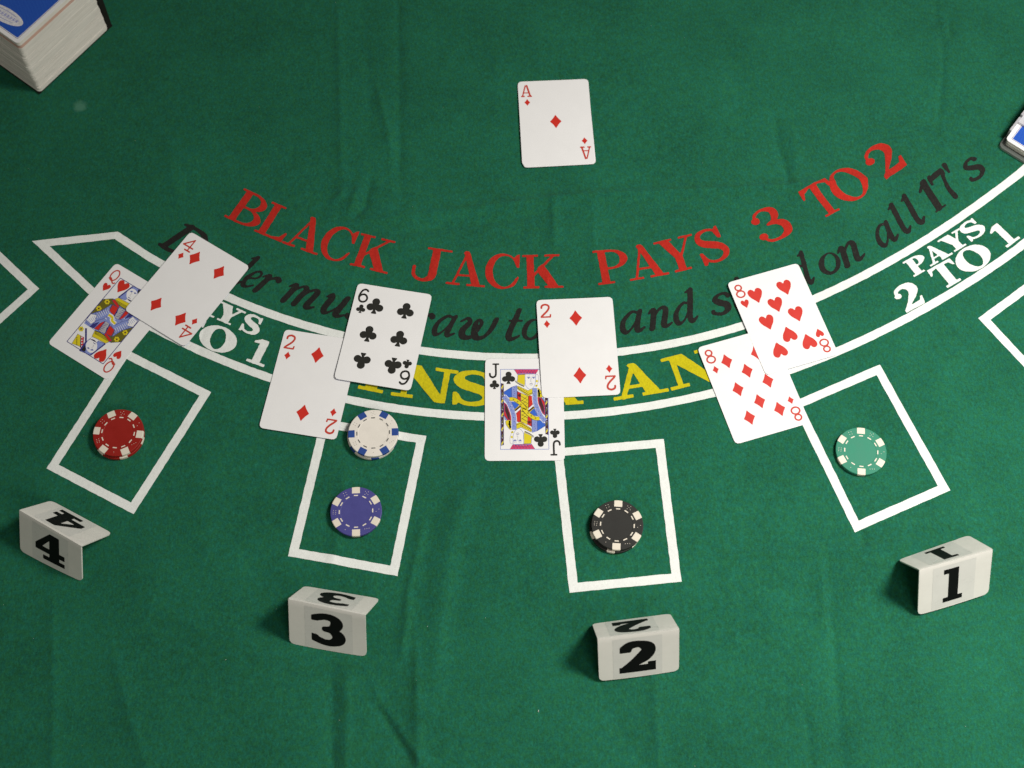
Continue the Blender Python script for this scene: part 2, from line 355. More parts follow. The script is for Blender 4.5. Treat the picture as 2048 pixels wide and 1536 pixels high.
# ------------------------------------------------------------------ the cloth: fold lines and waves (mm)
def fold(pts, amp, wd, step=0.0, taper=True):
    P = np.array([U(*p) for p in pts]); amp *= 7.0 if wd < 6 else 4.2; wd *= 1.12 if wd < 6 else 1; c_ = .74*wd if wd < 8.2 else .42*wd
    return (P, max(-c_, min(c_, amp)), wd, step, taper)
FOLDS = [
 fold([(676, -60), (680, 200), (686, 420)], .26, 3.4), fold([(722, -60), (735, 130), (745, 330)], -.12, 4),
 fold([(795, -60), (797, 150), (800, 420)], -.26, 3.2), fold([(752, 160), (775, 260), (786, 330)], .3, 2.5),
 fold([(744, 350), (728, 415), (700, 440)], -.8, 2.6), fold([(690, 380), (665, 412)], .7, 2.4), fold([(716, 372), (700, 430)], .6, 3),
 fold([(1862, -60), (1876, 45), (1886, 90), (1886, 150), (1878, 230), (1872, 300)], -.75, 1.8), fold([(1896, 30), (1902, 80)], -.4, 2),
 fold([(1549, 228), (1556, 290), (1570, 330), (1578, 390)], -.8, 2.4), fold([(1585, 240), (1600, 420)], .4, 7),
 fold([(690, 448), (900, 424), (1150, 393), (1400, 382), (1600, 372), (1850, 350), (2120, 330)], .45, 4),
 fold([(760, 470), (1000, 440), (1150, 412)], -.3, 4), fold([(1106, 380), (1110, 500)], .35, 3.5), fold([(1185, 385), (1192, 560)], .2, 4),
 fold([(962, 925), (950, 955), (936, 990), (915, 1050), (903, 1100), (890, 1160), (880, 1240), (872, 1340), (868, 1400)], 1.6, 10, .55),
 fold([(848, 1020), (838, 1090), (818, 1180), (806, 1240)], .85, 2.4), fold([(822, 1190), (800, 1330)], .4, 3), fold([(690, 930), (672, 1100), (655, 1160)], .3, 5),
 fold([(735, 1340), (760, 1400), (800, 1460), (850, 1530), (900, 1600)], .95, 2.4), fold([(752, 1400), (830, 1540)], -.6, 4),
 fold([(690, 1310), (695, 1420), (692, 1600)], .32, 5), fold([(832, 1260), (838, 1600)], .55, 3), fold([(664, 1330), (664, 1600)], -.6, 6),
 fold([(104, 1180), (108, 1380), (104, 1600)], .22, 3.4), fold([(220, 1280), (262, 1440), (320, 1600)], .26, 4.4),
 fold([(250, 1180), (420, 1270), (560, 1300)], .25, 6),
 fold([(1288, 1184), (1296, 1240), (1306, 1330), (1322, 1600)], .26, 3.4),
 fold([(1650, 1090), (1660, 1200), (1672, 1330), (1690, 1600)], -.6, 6), fold([(1640, 1100), (1652, 1300)], .3, 3),
 fold([(1605, 1405), (1618, 1470), (1622, 1560)], -.7, 2.2), fold([(1725, 1052), (1728, 1098)], -.9, 2.6),
 fold([(1330, 1118), (1500, 1110), (1700, 1100), (1860, 1085), (2120, 1070)], .4, 3.2), fold([(980, 1175), (1140, 1190)], .2, 5),
 fold([(1240, 1490), (1500, 1480), (1640, 1490)], .25, 6), fold([(1180, 1330), (1240, 1460), (1300, 1560)], -.2, 6),
 fold([(640, 620), (700, 560), (740, 500)], .3, 8), fold([(420, 880), (400, 1000), (420, 1150)], .25, 9),
 fold([(1900, 620), (1880, 800), (1920, 960)], .3, 9), fold([(330, 260), (360, 420)], .3, 8), fold([(1450, 60), (1480, 180), (1470, 330)], -.3, 9),
 fold([(1000, 60), (980, 240), (1010, 360)], .2, 9), fold([(510, 1080), (530, 1300)], -.3, 9),
]
for _k in range(46):
    _x, _y, _a, _l = rng.uniform(-440, 470), rng.uniform(-290, 390), rng.normal(1.5, .75), rng.uniform(12, 55)
    _p = [(_x, _y)]
    for _j in range(4): _a += rng.normal(0, .18); _p.append((_p[-1][0]+math.cos(_a)*_l/4, _p[-1][1]+math.sin(_a)*_l/4))
    FOLDS.append((np.array(_p), rng.choice([-1, 1])*rng.uniform(.25, .6), rng.uniform(1.6, 3.0), 0, True))
_WV = [(rng.uniform(.008, .035), rng.uniform(0, 6.28), rng.uniform(0, 6.28), rng.uniform(.04, .16)) for _ in range(14)]
_LM = {}
def H(X, Y):
    X = np.asarray(X, float); Y = np.asarray(Y, float)
    h = np.zeros(X.shape)
    for k, a, ph, am in _WV: h += 1.5*am*np.sin(k*(X*math.cos(a)+Y*math.sin(a))+ph)
    for P, A, wd, st, tp in FOLDS:
        lo = P.min(0)-4*wd-8; hi = P.max(0)+4*wd+8
        m_ = (X > lo[0]) & (X < hi[0]) & (Y > lo[1]) & (Y < hi[1])
        if not m_.any(): continue
        x, y = X[m_], Y[m_]
        seg = np.linalg.norm(np.diff(P, axis=0), axis=1); L = seg.sum(); acc = 0
        best = np.full(x.shape, 1e9); bs = np.zeros(x.shape)
        for (a, b, l) in zip(P[:-1], P[1:], seg):
            e = (b-a)/l; wx, wy = x-a[0], y-a[1]
            t = np.clip(wx*e[0]+wy*e[1], 0, l); d = np.hypot(wx-e[0]*t, wy-e[1]*t)
            if st: d = np.where(e[0]*wy-e[1]*wx > 0, d/st, d)
            q = d < best; best = np.where(q, d, best); bs = np.where(q, acc+t, bs); acc += l
        env = np.clip(np.minimum(bs, L-bs)/(.25*L)+.15, 0, 1) if tp else 1
        h[m_] += A*(np.exp(-.5*(best/wd)**2) if wd > 8.2 else np.exp(-(np.sqrt(best**2+1.0)-1.0)/wd))*env
    return h
def hmax(pts):
    return float(H(np.array([p[0] for p in pts]), np.array([p[1] for p in pts])).max())

cloth = empty('felt_cloth')
tag(cloth, 'creased green felt cloth printed with a blackjack layout in white, red, black and yellow', 'felt cloth')
CX0, CX1, CY0, CY1, ST = -640, 640, -420, 520, 2.0
xs = np.arange(CX0, CX1+1, ST); ys = np.arange(CY0, CY1+1, ST)
GX, GY = np.meshgrid(xs, ys); GZ = H(GX, GY)
nv = GX.size; me = bpy.data.meshes.new('cloth_sheet')
ny_, nx_ = GX.shape
ii = np.arange(nv).reshape(ny_, nx_)
q = np.stack([ii[:-1, :-1], ii[:-1, 1:], ii[1:, 1:], ii[1:, :-1]], -1).reshape(-1, 4)
me.vertices.add(nv); me.vertices.foreach_set('co', (np.stack([GX, GY, GZ], -1)*MM).ravel())
me.loops.add(q.size); me.loops.foreach_set('vertex_index', q.ravel())
me.polygons.add(len(q)); me.polygons.foreach_set('loop_start', np.arange(len(q))*4)
me.polygons.foreach_set('use_smooth', np.ones(len(q), bool)); me.update(calc_edges=True)
me.materials.append(FELT)
o = bpy.data.objects.new('cloth_sheet', me); COL.objects.link(o); o.parent = cloth
# table below
TW = plain('table_wood', (.16, .09, .05), .5, .4, .3, 12)
t_ = [(-780, -560, -14), (780, -560, -14), (780, 640, -14), (-780, 640, -14)]
tb = mesh_obj('table_top', t_+[(x, y, -44) for x, y, z in t_], [(0, 1, 2, 3), (7, 6, 5, 4), (0, 4, 5, 1), (1, 5, 6, 2), (2, 6, 7, 3), (3, 7, 4, 0)], TW)
tag(tb, kind='structure')

LIFT = .24
def on_cloth(name, V2, faces, mat, lift=LIFT):
    X_, Y_ = V2[:, 0], V2[:, 1]
    V2 = V2+.10*np.stack([np.sin(X_*.41+Y_*.53+2*np.sin(Y_*.17))+.7*np.sin(Y_*2.1-X_*1.3+3*np.sin(X_*.3)), np.sin(X_*.37-Y_*.47+2*np.sin(X_*.21))+.7*np.sin(X_*2.3+Y_*1.7+3*np.sin(Y_*.4))], -1)
    z = H(V2[:, 0], V2[:, 1])+lift
    return mesh_obj(name, np.c_[V2, z], faces, mat, cloth, True)
def arc_letter(ops, width, C, R, a0, a1, height, mat, cell=.021, shear=0.0, desc=-.08, top=1.08, name='printed_letter', hs=1.0):
    """letter standing on the circle C, R between the angles a0 and a1 (degrees from straight down)"""
    V, F = contour(ops, (-.15, desc, width+.15, top), cell)
    am = math.radians((a0+a1)/2); wmm = 2*R*math.sin(math.radians(a1-a0)/2)
    ex = np.array([math.cos(am), math.sin(am)]); ey = np.array([-math.sin(am), math.cos(am)])
    base = np.array(C)+R*np.array([math.sin(am), -math.cos(am)])*math.cos(math.radians(a1-a0)/2)
    x = (V[:, 0]/width-.5)*wmm; y = V[:, 1]*height; x = x+shear*y
    return on_cloth(name, base+np.outer(x, ex)+np.outer(y, ey), F, mat)
# red
RC, RR = (21.6, 602.1), 515.2
for ch, a0, a1 in [('B', -31.2, -27.75), ('L', -27.8, -24.75), ('A', -24.75, -21.05), ('C', -21.2, -18.1), ('K', -17.75, -14.05),
                   ('J', -11.9, -8.45), ('A', -8.5, -4.82), ('C', -4.85, -1.6), ('K', -1.22, 2.55),
                   ('P', 5.8, 9.0), ('A', 8.8, 12.6), ('Y', 12.1, 15.9), ('S', 15.95, 18.95), ('3', 22.1, 25.45), ('T', 28.15, 31.45), ('O', 31.2, 34.95), ('2', 36.15, 39.6)]:
    ops, wd = cap(ch, .20 if ch not in 'O' else .21, .065); arc_letter(ops, wd, RC, RR, a0, a1, 32.2, F_RED)
# white strips
def strip(P, wd, closed=False, name='printed_line', mat=None, lift=LIFT):
    """band of constant width along a polyline with mitred corners, cut into short pieces that follow the cloth"""
    P = [np.array(p, float) for p in P]; n = len(P); off = []
    for i in range(n):
        a = P[i-1] if (i > 0 or closed) else None; b = P[(i+1) % n] if (i < n-1 or closed) else None
        d1 = (P[i]-a)/np.linalg.norm(P[i]-a) if a is not None else None
        d2 = (b-P[i])/np.linalg.norm(b-P[i]) if b is not None else None
        if d1 is None: d1 = d2
        if d2 is None: d2 = d1
        n1 = np.array([-d1[1], d1[0]]); n2 = np.array([-d2[1], d2[0]]); mm_ = n1+n2; mm_ /= np.linalg.norm(mm_)
        off.append(mm_*(wd/2)/max(.25, mm_@n1))
    V = []; F = []; NC = 4
    segs = n if closed else n-1
    for i in range(segs):
        a, b = P[i], P[(i+1) % n]; oa, ob = off[i], off[(i+1) % n]
        m_ = max(1, int(np.linalg.norm(b-a)/2.5))
        for k in range(m_+1):
            t = k/m_; c = a*(1-t)+b*t; oo = oa*(1-t)+ob*t
            base_i = len(V)
            for q_ in range(NC+1): V.append(c+oo*(2*q_/NC-1))
            if k > 0:
                for q_ in range(NC): F.append((base_i-NC-1+q_, base_i+q_, base_i+q_+1, base_i-NC+q_))
    F = [f[::-1] for f in F]
    return on_cloth(name, np.array(V), F, mat or F_WHITE, lift)
UC, UR = (20.4, 624.9), 600.1+.5; LC, LR = (17.4, 610.8), 639.3
LW = 7.0
def arcpt(C, R, a): a = math.radians(a); return np.array([C[0]+R*math.sin(a), C[1]-R*math.cos(a)])
def survey(C, R, pts):
    P = np.array([U(*p) for p in pts])-np.array(C); a = np.degrees(np.arctan2(P[:, 0], -P[:, 1])); r = np.hypot(P[:, 0], P[:, 1])-R
    return (np.polyfit(a, r, 5), a.min(), a.max())
def linept(C, R, F_, a): return arcpt(C, R+float(np.polyval(F_[0], min(max(a, F_[1]), F_[2]))), a)
UF = survey(UC, UR, [(325, 528), (452.7, 597.4), (569.5, 635.6), (687, 669.6), (842, 704), (908.5, 707.6), (1060.8, 714.5), (1236, 705.7), (1483, 651.5), (1627, 597.7), (1750, 539), (1843.8, 484), (1943, 420), (2048, 339.5)])
LF = survey(LC, LR, [(184, 583), (382.8, 693), (542.5, 756), (696.9, 797.8), (781, 815.4), (875, 829.4), (969.4, 833.3), (1133, 834.4), (1251, 814), (1327, 801.7), (1429, 791), (1674, 703), (1780, 658), (1859.4, 613), (1921.9, 570), (1968.8, 541), (2047, 491.4)])
tipL = U(82, 487.5); shL = U(233, 471)
band = [shL]+[linept(UC, UR, UF, a) for a in np.linspace(-33.2, 50, 90)]+[arcpt(LC, LR, 54)+np.array([14, 30])]+[linept(LC, LR, LF, a) for a in np.linspace(53, -35.4, 90)]+[tipL]
strip(band, LW, True)
def box(pts):
    P = [np.array(p, float) for p in pts]; c = sum(P)/4
    Q = []
    for i in range(4):
        d1 = P[i-1]-P[i]; d2 = P[(i+1) % 4]-P[i]; Q.append(P[i]+(d1/np.linalg.norm(d1)+d2/np.linalg.norm(d2))*LW/2)
    strip(Q, LW, True)
box([(-318.6, 37.3), (-243.8, -3.0), (-296.6, -105.9), (-369.3, -66.9)])
box([(-153.6, -27.9), (-69.0, -44.1), (-89.7, -158.9), (-174.3, -141.7)])
box([(32.2, -56.8), (120.0, -49.9), (126.7, -167.0), (41.2, -174.2)])
box([(224.8, -20.1), (300.1, 12.4), (341.4, -96.8), (262.8, -129.9)])
def box2(corner, a_, w_, b_, h_):
    c = np.array(corner, float); u = np.array([math.cos(math.radians(a_)), math.sin(math.radians(a_))])*w_; v = np.array([math.cos(math.radians(b_)), math.sin(math.radians(b_))])*h_
    box([c, c+u, c+u+v, c+v])
box2((386.4, 53.0), 35.6, 85, -56.2, 116)
box2((-395.3, 93.8), 136.2, 85, 228.8, 116)
# white "PAYS / 2 TO 1"; glyph boxes given by baseline ends
def quad_letter(ch, BL, BR, height, mat, t, h, cell=.024, lib=cap, shear=0):
    ops, wd = lib(ch, t, h); V, F = contour(ops, (-.1, -.08, wd+.1, 1.08), cell)
    BL = U(*BL); BR = U(*BR); d = BR-BL; L = np.linalg.norm(d); ex = d/L; ey = np.array([-ex[1], ex[0]])
    y = V[:, 1]*height; x = V[:, 0]/wd*L+shear*y
    return on_cloth('printed_letter', BL+np.outer(x, ex)+np.outer(y, ey), F, mat)
zr = lambda x, y: (1750+x/6.4, 420+y/6.4)
WT, WH = .30, .10
for ch, a, b, hh in [('P', (500, 862), (732, 728), 16.3), ('A', (712, 727), (998, 560), 16.3), ('Y', (955, 580), (1240, 405), 16.3), ('S', (1222, 408), (1440, 262), 16.6),
                     ('2', (388, 1325), (668, 1180), 22.5), ('T', (865, 1035), (1165, 862), 21.8), ('O', (1165, 855), (1557, 622), 21.8), ('1', (1680, 492), (1872, 348), 22.5)]:
    quad_letter(ch, zr(*a), zr(*b), hh, F_WHITE, WT if ch != 'O' else .29, WH)
zl = lambda x, y: (370+x/7.68, 560+y/7.68)
for ch, a, b, hh in [('P', (-230, 250), (40, 405), 16.3), ('A', (60, 415), (440, 588), 16.3), ('Y', (395, 567), (790, 742), 16.3), ('S', (815, 755), (1088, 868), 16.6),
                     ('2', (-420, 690), (-140, 840), 22.5), ('T', (-190, 820), (130, 965), 21.8), ('O', (140, 962), (680, 1188), 21.8), ('1', (915, 1235), (1222, 1345), 22.5)]:
    quad_letter(ch, zl(*a), zl(*b), hh, F_WHITE, WT if ch != 'O' else .29, WH)
# yellow INSURANCE
YC, YR = (15.6, 518.1), 538.4
def yang(px, py):
    d = U(px, py)-np.array(YC); return math.degrees(math.atan2(d[0], -d[1]))
for ch, p0, p1 in [('I', (716, 774), (765, 786)), ('N', (781, 791), (905, 808)), ('S', (900, 808), (985, 812)), ('U', (992, 812), (1078, 814)), ('R', (1080, 813), (1167, 807)), ('A', (1228, 801), (1338, 783)),
                   ('N', (1343, 782), (1452, 758)), ('C', (1465, 752), (1535, 728)), ('E', (1545, 724), (1615, 692))]:
    ops, wd = cap(ch, .26, .105); arc_letter(ops, wd, YC, YR, yang(*p0), yang(*p1), 29.5, F_YEL)
# black italic line
def ital(ch):
    T, h = .168, .066
    def S(p, w, n=6): return ('+', f_stroke(p, w, n))
    X = .60
    if ch == 'a': return [S([(.50, .58), (.32, .62), (.12, .42), (.07, .18), (.15, .02), (.30, .08), (.46, .34), (.52, .55)], [h, h*1.4, T*.75, T, T*.8, h, h, h]), S([(.56, .62), (.50, .30), (.49, .08), (.56, .02), (.70, .10)], [T*.8, T, T*.95, h*1.8, h])], .70
    if ch == 'n': return [S([(.0, .50), (.10, .60), (.14, .52), (.11, .25), (.08, .02)], [h, T*.6, T, T, T]), S([(.12, .28), (.24, .52), (.40, .62), (.48, .52), (.44, .25), (.42, .08), (.50, .02), (.64, .10)], [h, h*1.2, T*.6, T, T, T, h*1.8, h])], .64
    if ch == 'm': return [S([(.0, .50), (.10, .60), (.14, .52), (.11, .25), (.08, .02)], [h, T*.6, T, T, T]), S([(.12, .28), (.24, .52), (.38, .62), (.46, .52), (.42, .25), (.40, .02)], [h, h*1.2, T*.6, T, T, T]),
                          S([(.43, .28), (.56, .52), (.70, .62), (.78, .52), (.74, .25), (.72, .08), (.80, .02), (.92, .10)], [h, h*1.2, T*.6, T, T, T, h*1.8, h])], .92
    if ch == 'u': return [S([(.0, .52), (.10, .60), (.13, .48), (.09, .20), (.14, .03), (.28, .10), (.44, .36)], [h, T*.7, T, T, T*.8, h, h]), S([(.50, .62), (.46, .30), (.44, .08), (.52, .02), (.66, .10)], [T*.9, T, T, h*1.8, h])], .66
    if ch == 'r': return [S([(.0, .50), (.10, .60), (.15, .52), (.11, .25), (.08, .02)], [h, T*.6, T, T, T]), S([(.12, .30), (.24, .52), (.38, .60), (.46, .54)], [h, h*1.2, h*2, T*1.0])], .50
    if ch == 'e': return [S([(.12, .30), (.34, .36), (.44, .50), (.34, .61), (.18, .52), (.08, .28), (.12, .06), (.28, .02), (.46, .14)], [h, h, T*.55, h, T*.6, T, T*.9, h*1.4, h])], .50
    if ch == 's': return [S([(.40, .50), (.34, .60), (.18, .60), (.10, .48), (.20, .36), (.34, .24), (.34, .08), (.20, .01), (.04, .08), (.02, .16)], [T*.7, h*1.3, h*1.4, T*.8, T, T, T*.8, h*1.5, h*1.4, T*.5])], .42
    if ch == 'o': return [('+', f_ell(.27, .31, .27, .335)), ('-', f_ell(.29, .33, .145, .265, -.18))], .54
    if ch == 't': return [S([(.22, .92), (.16, .55), (.10, .25), (.12, .05), (.24, .02), (.38, .12)], [T*.85, T, T, T, h*1.8, h]), ('+', f_rect(.0, .56, .38, .62))], .38
    if ch == 'l': return [S([(.02, .90), (.14, .99)], [h, h]), S([(.16, .97), (.13, .60), (.10, .25), (.12, .07), (.20, .02), (.32, .12)], [T*.95, T, T, T, h*2.0, h])], .32
    if ch == 'd': return [S([(.48, .56), (.32, .62), (.12, .42), (.07, .18), (.15, .02), (.30, .08), (.46, .34)], [h, h*1.4, T*.75, T, T*.8, h, h]), S([(.42, .93), (.54, 1.0)], [h, h]), S([(.56, .98), (.53, .60), (.49, .25), (.50, .07), (.58, .02), (.70, .12)], [T*.95, T, T, T, h*2.0, h])], .70
    if ch == 'w': return [S([(.0, .50), (.14, .60), (.22, .48), (.10, .22), (.16, .02), (.34, .02), (.48, .24), (.52, .48), (.44, .58), (.38, .44), (.42, .14), (.52, .0), (.70, .08), (.82, .34), (.86, .62)], [h, h*1.4, T*.8, T, T, T*.7, h*1.3, h*1.4, h, T*.8, T, T*.9, h*1.6, T*.8, T*.8])], .88
    if ch == 'D': return [S([(.22, .96), (.16, .50), (.10, .06)], [T, T, T]), S([(.0, .03), (.30, .02), (.62, .16), (.82, .52), (.66, .88), (.36, .97), (.06, .94)], [h*1.6, h*1.8, T*.6, T*1.1, T*.9, h*1.6, h*1.4])], .88
    if ch == '1': return [S([(.22, .97), (.20, .50), (.18, .06)], [T, T, T]), S([(.04, .80), (.22, .98)], [h*1.2, h*1.6]), ('+', f_rect(.04, 0, .36, .06))], .40
    if ch == '7': return [('+', f_poly([(.0, .98), (.60, 1.0), (.58, .82), (.05, .82)])), S([(.54, .90), (.45, .62), (.40, .34), (.42, .06)], [T, T*.7, T*.95, T*1.15]), S([(.02, .76), (.05, .96)], [h*1.4, h*2])], .60
    if ch == '6': return [S([(.50, .92), (.34, .96), (.14, .66), (.08, .30), (.22, .03), (.44, .12), (.50, .36), (.38, .52), (.20, .44)], [T*.6, h*1.6, T*.8, T, T*.6, T*.8, T, T*.5, h])], .56
    if ch == "'": return [S([(.10, .98), (.04, .72)], [T*.95, h*1.2])], .18
BC, BR_ = (19.4, 620.4), 580.8
def bang(px, py):
    d = U(px, py)-np.array(BC); return math.degrees(math.atan2(d[0], -d[1]))
BLK = [('D', (317.5, 492), (372, 532), 0), ('e', (392, 536), (418, 549), 0), ('a', (424, 551), (458, 563), 0), ('l', (461, 564), (478, 572), 0), ('e', (476, 572), (502, 580), 0), ('r', (506, 580), (537, 592), 0),
       ('m', (562, 598), (625, 616), 0), ('u', (638, 620), (686, 634), 0), ('s', (689, 634), (722, 642), 0), ('t', (724, 643), (748, 648), 0),
       ('d', (772, 655), (815, 664), 0), ('r', (820, 664), (853, 671), 0), ('a', (860, 672), (905, 678), 0), ('w', (912, 680), (982, 681), 0), ('t', (1008, 681), (1036, 682), 0), ('o', (1040, 682), (1080, 682), 0),
       ('1', (1106, 681), (1132, 680), 0), ('6', (1145, 680), (1185, 677), 0),
       ('a', (1241, 671), (1290, 663), 0), ('n', (1300, 661), (1345, 653), 0), ('d', (1350, 653), (1397, 642), 0),
       ('s', (1428, 635), (1464, 622), 0), ('t', (1470, 620), (1496, 611), 0), ('a', (1502, 610), (1545, 595), 0), ('n', (1550, 594), (1590, 578), 0), ('d', (1594, 577), (1630, 562), 0),
       ('o', (1646, 555), (1686, 535), 0), ('n', (1689, 534), (1729, 512), 0), ('a', (1762, 498), (1800, 476), 0), ('l', (1810, 472), (1828, 462), 0), ('l', (1839, 455), (1857, 444), 0),
       ('1', (1872, 430), (1900, 412), 0), ('7', (1898, 412), (1926, 392), 0), ("'", (1926, 385), (1936, 378), 0), ('s', (1954, 371), (1984, 350), 0)]
for ch, p0, p1, _ in BLK:
    ops, wd = ital(ch); arc_letter(ops, wd, BC, BR_, bang(*p0), bang(*p1), 29.5, F_BLACK, .025, .20)
# lint caught in the felt
LINT = plain('lint_fibre', (.62, .66, .60), .9, .1, .1)
lv, lf = [], []
for k in range(70):
    px, py = rng.uniform(0, 2048), rng.uniform(0, 1536); a = rng.uniform(0, 6.28); L = rng.uniform(.3, .9); wq = rng.uniform(.06, .14)
    if k == 0: px, py, L, wq = 1077, 1422, 1.6, .35
    if k == 1: px, py, L, wq = 452, 1320, .9, .3
    c = U(px, py); z = float(H(c[0], c[1]))+.3; u = np.array([math.cos(a), math.sin(a)])*L/2; v = np.array([-math.sin(a), math.cos(a)])*wq/2
    i0 = len(lv); lv += [(*(c-u-v), z), (*(c+u-v), z), (*(c+u*.9+v), z+.08), (*(c-u+v), z+.05)]; lf.append((i0, i0+1, i0+2, i0+3))
tag(mesh_obj('lint_fibres', lv, lf, LINT, cloth), kind='stuff')

# ------------------------------------------------------------------ playing cards
CW, CH, CT = 63.5, 88.9, .30
def rrect(w_, h_, r, n=6):
    pts = []
    for cx, cy, a0 in ((w_/2-r, h_/2-r, 0), (-w_/2+r, h_/2-r, 90), (-w_/2+r, -h_/2+r, 180), (w_/2-r, -h_/2+r, 270)):
        for k in range(n+1): a = math.radians(a0+90*k/n); pts.append((cx+r*math.cos(a), cy+r*math.sin(a)))
    return pts
def f_rrect(w_, h_, r):
    def f(X, Y):
        qx = np.abs(X)-w_/2+r; qy = np.abs(Y)-h_/2+r
        return np.hypot(np.maximum(qx, 0), np.maximum(qy, 0))+np.minimum(np.maximum(qx, qy), 0)-r
    return f
def bend_fn(kx, ky, tx, ty):
    return lambda x, y: kx*(x/31.7)**2+ky*(y/44.4)**2+tx*(x/31.7)+ty*(y/44.4)
def card_stock(bend, top_mat=CARD, bottom=BACKB):
    V, F = contour([('+', f_rrect(CW, CH, 3.3))], (-32, -44.7, 32, 44.7), 2.13)
    z = bend(V[:, 0], V[:, 1]); n = len(V)
    vv = [(x, y, zz+CT) for (x, y), zz in zip(V, z)]+[(x, y, zz) for (x, y), zz in zip(V, z)]
    ff = [tuple(f) for f in F]+[tuple(i+n for i in f[::-1]) for f in F]
    ec = {}
    for f in F:
        for a, b in zip(f, f[1:]+f[:1]):
            ec[(a, b)] = 1
    rim = [(a, b) for (a, b) in ec if (b, a) not in ec]
    ff += [(a, a+n, b+n, b) for a, b in rim]
    fm = [0]*len(F)+[1]*len(F)+[0]*len(rim)
    return vv, ff, fm
def flat_part(name, ops, box, cell, xf, mat, parent, bend, lift=.03):
    V, F = contour(ops, box, cell)
    W = np.array([xf(x, y) for x, y in V]); z = bend(W[:, 0], W[:, 1])+CT+lift
    return mesh_obj(name, np.c_[W, z], F, mat, parent, True)
_gc = {}
def put(parent, name, key, ops, box, cell, cx, cy, scale, inv, mat, bend, sx=1):
    s = -1 if inv else 1
    return flat_part(name, ops, box, cell, lambda x, y: (cx+s*x*scale*sx, cy+s*y*scale), mat, parent, bend)
INDEX_H = 12.6
def playing_card(rank, st, x, y, rot, z0, bend, label, court=None):
    root = empty('playing_card', (x*MM, y*MM, z0*MM), math.radians(rot))
    tag(root, label, 'playing card')
    vv, ff, fm = card_stock(bend)
    mesh_obj('card_stock', vv, ff, [CARD, BACKB], root, False, fm)
    red = st in 'DH'; ink = INKR if red else INKK; tin = INKR2 if red else INKK
    ops, wd = index_glyph(rank)
    sm = {'D': 7.4, 'H': 7.6, 'C': 8.0}[st]
    for s in (1, -1):
        X, Y = s*(-CW/2+7.2), s*(CH/2-10.6)
        flat_part('index', ops, (-.15, -.1, wd+.15, 1.1), .03, lambda a, b, s=s, X=X, Y=Y: (X+s*(a-wd/2)*INDEX_H*(.92 if rank != 'A' else .72), Y+s*(b-.5)*INDEX_H), tin, root, bend)
        put(root, 'pip', st, suit(st), (-.55, -.6, .55, .6), .06, s*(-CW/2+7.6), s*(CH/2-23.0), sm, s < 0, ink, bend)
    big = {'D': 15.0, 'H': 13.6, 'C': 14.6}[st]
    xl, xr = -12.9, 12.9
    R_ = {'A': [(0, 0, 0)], '2': [(0, 26.0, 0), (0, -26.0, 1)], '4': [(xl, 26, 0), (xr, 26, 0), (xl, -26, 1), (xr, -26, 1)],
          '6': [(xl, 26, 0), (xr, 26, 0), (xl, 0, 0), (xr, 0, 0), (xl, -25, 1), (xr, -25, 1)],
          '8': [(xl, 26, 0), (xr, 26, 0), (xl, 0, 0), (xr, 0, 0), (xl, -26, 1), (xr, -26, 1), (0, 13.2, 0), (0, -15, 1)]}.get(rank, [])
    if rank == 'A': big = 14.6
    if rank == '8' and st == 'D': big = 13.6
    for px, py, inv in R_: put(root, 'pip', st, suit(st), (-.55, -.6, .55, .6), .045, px, py, big, inv, ink, bend)
    if court: court(root, ink)
    return root

# court pictures: coloured patches traced in the picture frame; each half turned by 180 degrees gives the other
class Art:
    def __init__(s, m): s.V, s.F, s.M, s.mats, s.m, s.lay = [], [], [], [], m, 0
    def mi(s, mat):
        if mat not in s.mats: s.mats.append(mat)
        return s.mats.index(mat)
    def poly(s, pts, mat, lay, both=True):
        W = [s.m(*p) for p in pts]
        for sg in ((1, -1) if both else (1,)):
            i0 = len(s.V); s.V += [(sg*a, sg*b, CT+.03+lay*.012) for a, b in W]; idx = list(range(i0, len(s.V)))
            A = sum(W[i][0]*W[(i+1) % len(W)][1]-W[(i+1) % len(W)][0]*W[i][1] for i in range(len(W)))
            s.F.append(idx if A > 0 else idx[::-1]); s.M.append(s.mi(mat))
    def patch(s, pts, mat, lay, both=True):
        s.poly(pts, mat, lay, both); s.line(list(pts)+[pts[0]], 5.5, INKN, lay+.4, both, False)
    def line(s, pts, wd, mat, lay, both=True, smooth=True, n=5):
        P = catmull(pts, n) if smooth and len(pts) > 2 else np.array(pts, float)
        L, R2 = [], []
        for i in range(len(P)):
            d = P[min(i+1, len(P)-1)]-P[max(i-1, 0)]; d /= np.linalg.norm(d)+1e-9; nn = np.array([-d[1], d[0]])*wd/2
            L.append(P[i]+nn); R2.append(P[i]-nn)
        s_F = [(L[i], L[i+1], R2[i+1], R2[i]) for i in range(len(P)-1)]
        for f in s_F: s.poly([tuple(p) for p in f], mat, lay, both)
    def disc(s, x, y, r, mat, lay, both=True, ry=None, n=10):
        s.poly([(x+r*math.cos(a), y+(ry or r)*math.sin(a)) for a in np.linspace(0, 2*math.pi, n+1)[:-1]], mat, lay, both)
    def build(s, parent): return mesh_obj('court_picture', s.V, s.F, s.mats, parent, False, s.M)
FX, FY = 19.2, 34.9
def frame_lines(A, c, mat, wd, lay=9):
    for i in range(4): A.line([c[i], c[(i+1) % 4]], wd, mat, lay, False, False)
